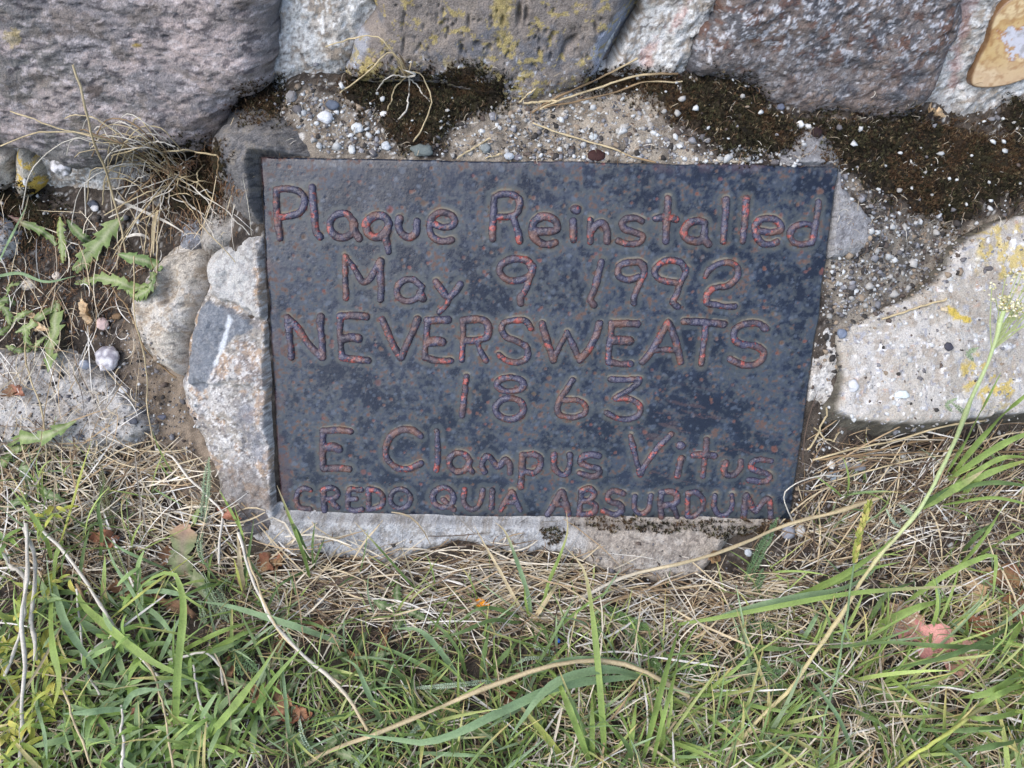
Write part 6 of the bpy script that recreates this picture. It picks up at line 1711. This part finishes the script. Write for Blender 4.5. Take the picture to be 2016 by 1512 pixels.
yarrow('silvery shoot curled upward in the left grass', [(Z('a', [(1890, 1430), (1820, 1380), (1785, 1300), (1768, 1210)]), 15)], YS, curl=1)
yarrow('silvery shoots in the lower right grass', [(Z('b', [(2016, 1240), (1950, 1250), (1880, 1270)]), 15), (Z('c', [(0, 1380), (60, 1390), (110, 1370)]), 15), (Z('c', [(1290, 90), (1240, 60), (1200, -20)]), 12)], YS, curl=1)


# ------------------------------------------------------------------ flowering stalk at the right
def stalk():
    pts = [(1440, 1480), (1490, 1420), (1560, 1350), (1655, 1212), (1720, 1110), (1811, 1000), (1877, 871), (1911, 787), (1944, 714), (1974, 614)]
    B = on(np.array([1440.]), np.array([1480.]))[0]
    e = empty('yarrow_stalk', B, 'tall pale yarrow stalk with a cream seed head leaning over the right hand slab', 'yarrow')
    P, t = path3(pts, (.01, .03, .045, .05, .06, .07), 40)
    me, _ = blade_mesh('stem', pts, 9.5, 'q', (.01, .03, .045, .05, .06, .07), seed=3, base=B, stem=True, K=40)
    A = np.empty(40 * 6 * 4, np.float32); me.attributes['col'].data.foreach_get('color', A); A = A.reshape(40, 6, 4)
    m = ss(.35, .62, np.linspace(0, 1, 40))[:, None, None]
    A[..., :3] = (lin(196, 182, 138) * (1 - m) + lin(164, 178, 128) * m) * (1 + .05 * np.random.RandomState(1).normal(size=(40, 1, 1)))
    me.attributes['col'].data.foreach_set('color', A.ravel())
    link('stem', me, e)
    top = P[-1]
    r = np.random.RandomState(4)
    allP = []; W = []; C = []; heads = []
    fork = P[-4]
    for k in range(26):
        a = r.uniform(0, 6.283); rad = .036 * math.sqrt(r.rand())
        hd = top + np.array([rad * math.cos(a) + .016, rad * math.sin(a) * .8 + .010, rad * .2 * math.sin(a) + .012 + r.normal(0, .002)])
        s0 = P[-1 - r.randint(0, 4)]
        allP.append([s0, (s0 + hd) / 2 + np.array([0, -.002, -.004]), hd]); W.append([.0007, .0006, .0005]); C.append(lin(160, 170, 116))
        heads.append(hd)
    V, F, Cc = ribbons(np.array(allP), np.array(W), side_of(np.array(allP)), np.repeat(np.array(C)[:, None], 3, 1))
    link('branchlet', make_mesh('branchlet', V - B, F, Cc, M_leaf), e)
    Pt = []; R = []; Cl = []
    for hd in heads:
        for _ in range(9):
            Pt.append(hd + r.normal(0, .0032, 3)); R.append(r.uniform(.0010, .0019)); Cl.append(pick([lin(206, 200, 158), lin(226, 222, 190), lin(160, 156, 104), lin(176, 152, 96)], [4, 3, 2, 1], 1, r)[0])
    V, F, Cc = rocks_batch(np.array(Pt), np.array(R), np.array(Cl), 5)
    link('flower_head', make_mesh('flower_head', V - B, F, Cc, M_straw), e)
    # small leaves up the stem
    for (x, y, s, a, w) in [(1893, 810, 1, 0, 16), (1866, 800, -1, 0, 12), (1908, 700, -1, 0, 14), (1790, 1010, 1, 0, 16), (1700, 1130, 1, 0, 16)]:
        seedc[0] += 1
        frond([(x + 8, y + 10), (x - 4, y - 4), (x - 18 * s, y - 16)], w, YP, (.05, .055, .06) if y < 900 else (.04, .04), seedc[0], e, B, name='leaf', dens=1.2)


stalk()


# grass seed head
def seedhead():
    pts = Z('c', [(800, 1560), (850, 1180), (920, 880), (965, 680), (1000, 380), (1012, 300), (1040, 150), (1080, 20), (1110, -60)])
    B = on(np.array([pts[0][0]]), np.array([pts[0][1]]))[0]
    e = empty('grass_ear', B, 'green grass stalk with a narrow ripe seed head in front of the right grass', 'grass')
    me, _ = blade_mesh('stem', pts[:6], 5, 'b', (.01, .04, .05, .055), seed=9, base=B, stem=True, K=30, mat=M_leaf)
    link('stem', me, e)
    P, t = path3(pts[5:], (.055, .055, .05), 26)
    r = np.random.RandomState(5); A = []; W = []; C = []
    T = np.gradient(P, axis=0); T /= np.linalg.norm(T, axis=1, keepdims=True)
    for i in range(25):
        for s in (-1, 1, 0):
            d = T[i] + np.array([s * .35 + .25 * r.normal(), .2 * r.normal(), .3 * r.normal()]); d /= np.linalg.norm(d)
            ln = .007 * r.uniform(.8, 1.2); a = P[i] + np.array([s * .0008, 0, 0])
            A.append([a, a + d * ln * .4, a + d * ln * .7, a + d * ln]); W.append([.0006, .0017, .0013, .0003]); C.append(pick([lin(176, 176, 96), lin(150, 160, 78), lin(206, 190, 124)], [3, 3, 2], 1, r)[0])
    V, F, Cc = ribbons(np.array(A), np.array(W), side_of(np.array(A), r.normal(0, .4, (len(A), 1, 3))), np.repeat(np.array(C)[:, None], 4, 1), .5)
    link('seed_head', make_mesh('seed_head', V - B, F, Cc, M_leaf), e)


seedhead()

# ------------------------------------------------------------------ leafy weeds in the lower left
def leaf_mesh(L, w, bend, cA, cB, seed):
    r = np.random.RandomState(seed); K = 9
    s = np.linspace(0, 1, K)
    e = .5 - bend * s; st = L / (K - 1)
    x = np.concatenate([[0], np.cumsum(np.cos(e[:-1]) * st)]); z = np.concatenate([[0], np.cumsum(np.sin(e[:-1]) * st)])
    y = np.sin(s * 2 + r.rand() * 3) * L * .05
    P = np.stack([x, y, z], -1)[None]
    W = (w * np.sin(np.clip(s * .94 + .06, 0, 1) * math.pi) ** .7)[None] + .0003
    S = np.zeros((1, K, 3)); S[..., 1] = 1
    C = (cA * (1 - s[:, None]) + cB * s[:, None])[None]
    V, F, Cc = ribbons(P, W, S, C, .3)
    return make_mesh('leaf', V, F, Cc, M_leaf)


from mathutils import Matrix, Vector
LF = {
    'g': [leaf_mesh(.040, .0032, 1.0, lin(122, 150, 92), lin(150, 176, 110), 1), leaf_mesh(.036, .0028, 1.5, lin(116, 146, 74), lin(144, 170, 88), 2), leaf_mesh(.046, .0033, .8, lin(124, 150, 102), lin(150, 172, 120), 3), leaf_mesh(.030, .0028, 1.9, lin(112, 140, 70), lin(140, 168, 84), 4)],
    'y': [leaf_mesh(.030, .0030, 1.3, lin(150, 164, 78), lin(190, 190, 84), 5), leaf_mesh(.026, .0034, 1.8, lin(176, 180, 86), lin(206, 192, 100), 6), leaf_mesh(.034, .0028, 1.0, lin(126, 150, 70), lin(168, 176, 80), 7)],
}
ST = {k: None for k in LF}


def weed(px, py, kind, seed, label, group, hgt=.062, lean=None):
    r = np.random.RandomState(seed)
    B = on(np.array([float(px)]), np.array([float(py)]))[0]
    B[2] = H(B[0], B[1])
    e = empty('leafy_weed', B, label, 'weed', group)
    K = 10
    s = np.linspace(0, 1, K)
    a = r.uniform(0, 6.283) if lean is None else lean
    ln = r.uniform(.5, 1.1) * hgt
    P = np.stack([np.cos(a) * s ** 1.6 * ln * r.uniform(.2, 1.1), np.sin(a) * s ** 1.6 * ln * r.uniform(.2, 1.1), s * ln * r.uniform(.6, 1)], -1)
    W = np.linspace(.0009, .0005, K)[None]
    c = lin(196, 190, 160) if r.rand() < .4 else lin(134, 150, 96)
    V1, F1, C1 = ribbons(P[None], W, np.tile([1., 0, 0], (1, K, 1)), np.ones((1, K, 3)) * c)
    V2, F2, C2 = ribbons(P[None], W, np.tile([0, 1., 0], (1, K, 1)), np.ones((1, K, 3)) * c)
    link('stem', make_mesh('stem', np.concatenate([V1, V2]), np.concatenate([F1, F2 + len(V1)]), np.concatenate([C1, C2]), M_leaf), e)
    n = r.randint(9, 14)
    for k in range(n):
        t = .25 + .75 * k / (n - 1)
        p = P[min(K - 1, int(t * (K - 1)))]
        o = link('leaf', LF[kind][r.randint(len(LF[kind]))], e)
        o.rotation_euler = (r.normal(0, .25), r.uniform(-.5, .35), k * 2.4 + r.normal(0, .3))
        o.location = p.tolist()
        sc = r.uniform(.7, 1.15) * (1.05 - .35 * t)
        o.scale = (sc, sc, sc)


r = np.random.RandomState(31)
WEEDS = [(x + r.normal(0, 10), y + r.normal(0, 10)) for x, y in [(130, 1300), (170, 1380), (220, 1320), (260, 1400), (300, 1340), (330, 1430), (210, 1460), (270, 1490), (370, 1380), (400, 1460), (430, 1400), (350, 1500), (150, 1510), (230, 1260), (300, 1270),
         (470, 1470), (180, 1230), (440, 1520), (240, 1560), (330, 1580), (390, 1550), (120, 1440), (500, 1430), (280, 1210), (350, 1310), (410, 1330), (300, 1460), (255, 1345), (195, 1420), (360, 1450), (240, 1520), (80, 1560)]]
for k, (x, y) in enumerate(WEEDS):
    weed(x, y, 'g', 700 + k, 'grey green weed with narrow pointed leaves in the thicket at the lower left', 'narrow leaved weeds in the lower left thicket')
for k, (x, y) in enumerate([(15, 1290), (50, 1340), (20, 1400), (70, 1430), (30, 1470), (90, 1380), (60, 1500), (10, 1540), (95, 1270), (40, 1230), (75, 1160), (-20, 1350), (-30, 1450), (100, 1320)]):
    weed(x, y, 'y', 800 + k, 'yellowing weed with broader leaves at the lower left border', 'yellowing weeds at the lower left border', .055)
weed(25, 1060, 'g', 861, 'green weed with a few narrow leaves at the left edge among dry stems', None, .06)
weed(70, 1030, 'y', 862, 'light green upright weed between the dry stems at the left', None, .06)
weed(118, 1170, 'g', 863, 'green weed tied among the white stems', None, .05)
tuft('woody_stems', 'bundle of whitish woody stems in the weeds at the left border', 'stems', [
    ('f', [(38, 1512), (42, 1400), (50, 1310), (40, 1230), (52, 1150), (56, 1080), (50, 1030)], 9, 'w', (.01, .03, .04, .02), None, 'stem'), ('f', [(10, 1330), (32, 1270), (48, 1190), (54, 1120)], 8, 'w', (.02, .03, .03), None, 'stem'),
    ('f', [(70, 1300), (62, 1220), (70, 1160), (64, 1090), (45, 1040)], 10, 'w', (.02, .03, .02), None, 'stem'), ('f', [(0, 1090), (30, 1120), (60, 1150)], 9, 'w', (.02, .02, .02), None, 'stem'), ('f', [(340, 1360), (250, 1260), (200, 1200), (150, 1120), (100, 1060), (80, 1035)], 8, 'w', (.01, .03, .02), None, 'stem'),
    ('f', [(230, 1270), (190, 1220), (150, 1150)], 8, 'n', (.015, .02, .02), None, 'stem'), ('f', [(340, 1512), (330, 1450), (310, 1350), (290, 1300), (250, 1250)], 5, 's', (.02, .03, .02), None, 'stem'),
    ('f', [(410, 1430), (390, 1370), (380, 1310)], 5, 'w', (.02, .02, .02), None, 'stem'), ('f', [(330, 1300), (370, 1290), (420, 1290), (440, 1350)], 6, 'w', (.02, .02, .01), None, 'stem'), ('f', [(240, 1512), (242, 1440), (238, 1390)], 6, 'w', (.03, .03, .03), None, 'stem'),
    ('f', [(180, 1512), (140, 1400), (115, 1330), (108, 1280)], 5, 's', (.03, .04, .03), None, 'stem'), ('f', [(200, 1365), (165, 1310), (160, 1240), (150, 1160)], 5, 'w', (.02, .02, .02), None, 'stem')])

# ------------------------------------------------------------------ fallen leaves and scraps
def fallen(label, pts, w, cA, cB, lobes, seed, colC=None, depth=.62, h=(.006, .016, .012), crumple=.006, name='oak_leaf', group=None):
    o, b = lobed_leaf(name, pts, w, cA, cB, h, lobes, depth, seed, droop=-.25, mat=M_dead, crumple=crumple, rib=cB, colC=colC, K=50)
    o.location = [float(v) for v in b]
    tag(o, label, 'leaf', group)


fallen('tan oak leaf with pink lobes lying in the right grass', [(1756, 1216), (1790, 1236), (1830, 1258), (1875, 1284), (1926, 1302)], 84, (196, 136, 132), (212, 156, 146), 3, 61, (190, 156, 138), depth=.66)
fallen('brown base of the pink oak leaf curled at its left end', [(1750, 1202), (1772, 1212), (1800, 1226), (1822, 1240)], 60, (168, 136, 116), (188, 160, 138), 2, 62, depth=.35)
for k, (lb, pts, w) in enumerate([
    ('crumpled brown oak leaf at the right border above the pink one', [(1905, 1150), (1940, 1140), (1980, 1132), (2020, 1140)], 50),
    ('brown oak leaf standing on edge right of the pink one', [(1915, 1195), (1918, 1170), (1925, 1145), (1960, 1125)], 40),
    ('ragged brown leaf between the pink leaf and the border', [(1870, 1215), (1905, 1222), (1940, 1235), (1950, 1262)], 44),
    ('dark brown leaf pieces at the right border', [(1960, 1190), (1990, 1180), (2030, 1170)], 40),
    ('brown leaf at the right border below the others', [(1975, 1215), (2000, 1210), (2040, 1222)], 34),
    ('curled brown leaf behind the left tuft stalk', [(505, 1120), (530, 1105), (555, 1110)], 40),
    ('brown dead leaf under the bent blade at the left', [(300, 1170), (330, 1185), (365, 1200), (385, 1215)], 30),
    ('reddish brown leaf in the shade left of the dandelion', [(180, 1065), (205, 1055), (230, 1070)], 34),
    ('brown leaf fragment in the lower grass near the left', [(490, 1370), (520, 1365), (550, 1380), (560, 1410)], 46),
    ('brown withered leaf below the dandelion rosette', [(560, 1410), (590, 1400), (610, 1420)], 36),
    ('curled tan leaf at the upper left litter', [(160, 590), (166, 612), (176, 640)], 22),
    ('pale dead leaf curl beside the jagged dandelion leaf', [(58, 612), (68, 636), (96, 650)], 20),
    ('dry brown leaf scrap on the half buried stone', [(8, 775), (30, 768), (50, 778)], 26),
    ('tan curled leaf on the moss under the fossil wood', [(1828, 212), (1842, 218), (1854, 232)], 16),
    ('dark leaf beneath the thick straw at the right', [(1398, 1100), (1410, 1092), (1412, 1108)], 20),
    ('brown leaf among the dark grass at the bottom left middle', [(255, 1420), (268, 1405), (284, 1400)], 30),
    ('orange brown leaf chip in the lower left litter', [(430, 1000), (450, 1012), (475, 1020)], 22),
]):
    q = np.random.RandomState(70 + k)
    tan = 'tan' in lb or 'pale' in lb
    fallen(lb, pts, w, (178, 150, 116) if tan else (128 + q.randint(-14, 14), 92, 70), (204, 180, 146) if tan else (156, 120 + q.randint(-10, 10), 92), q.randint(2, 5), 80 + k, depth=.62 if w > 30 else .3, name='oak_leaf' if w > 30 else 'dead_leaf')
fallen('small bright orange leaf scrap in the straw below the cement', [(936, 1184), (948, 1188), (964, 1193)], 20, (214, 130, 30), (232, 156, 48), 2, 120, name='leaf_scrap', depth=.3, crumple=.002)
for k, (x, y) in enumerate([(120, 1200), (330, 1100), (150, 1130), (290, 1160), (620, 1230), (690, 1300), (1000, 1380), (760, 1260), (240, 1160), (450, 1320), (560, 1260), (1990, 1400), (1300, 1420), (1900, 1200)]):
    q = np.random.RandomState(150 + k); a = q.uniform(0, 6.28); d = 30
    fallen('brown dead leaf lying deep in the grass', [(x - d * math.cos(a), y - d * math.sin(a)), (x, y + q.normal(0, 5)), (x + d * math.cos(a), y + d * math.sin(a))], q.uniform(22, 38), (120, 88, 66), (150, 114, 86), 3, 160 + k, group='brown dead leaves deep in the grass', name='dead_leaf', h=(.004, .009, .004), depth=.35)

# tiny blue scrap
B = on(np.array([1098.]), np.array([1260.]))[0]
bv, bf = ICO1
Vb = bv * np.array([.0024, .0024, .002]) * (1 + .12 * np.random.RandomState(2).normal(size=(len(bv), 1)))
o = link('blue_scrap', make_mesh('blue_scrap', Vb, bf, flat(lin(40, 110, 226), bv[:, 0]), M_bead_plastic), label='tiny bright blue plastic scrap in the middle of the grass', cat='scrap')
o.location = [float(v) for v in B + np.array([0, -.003, .012])]
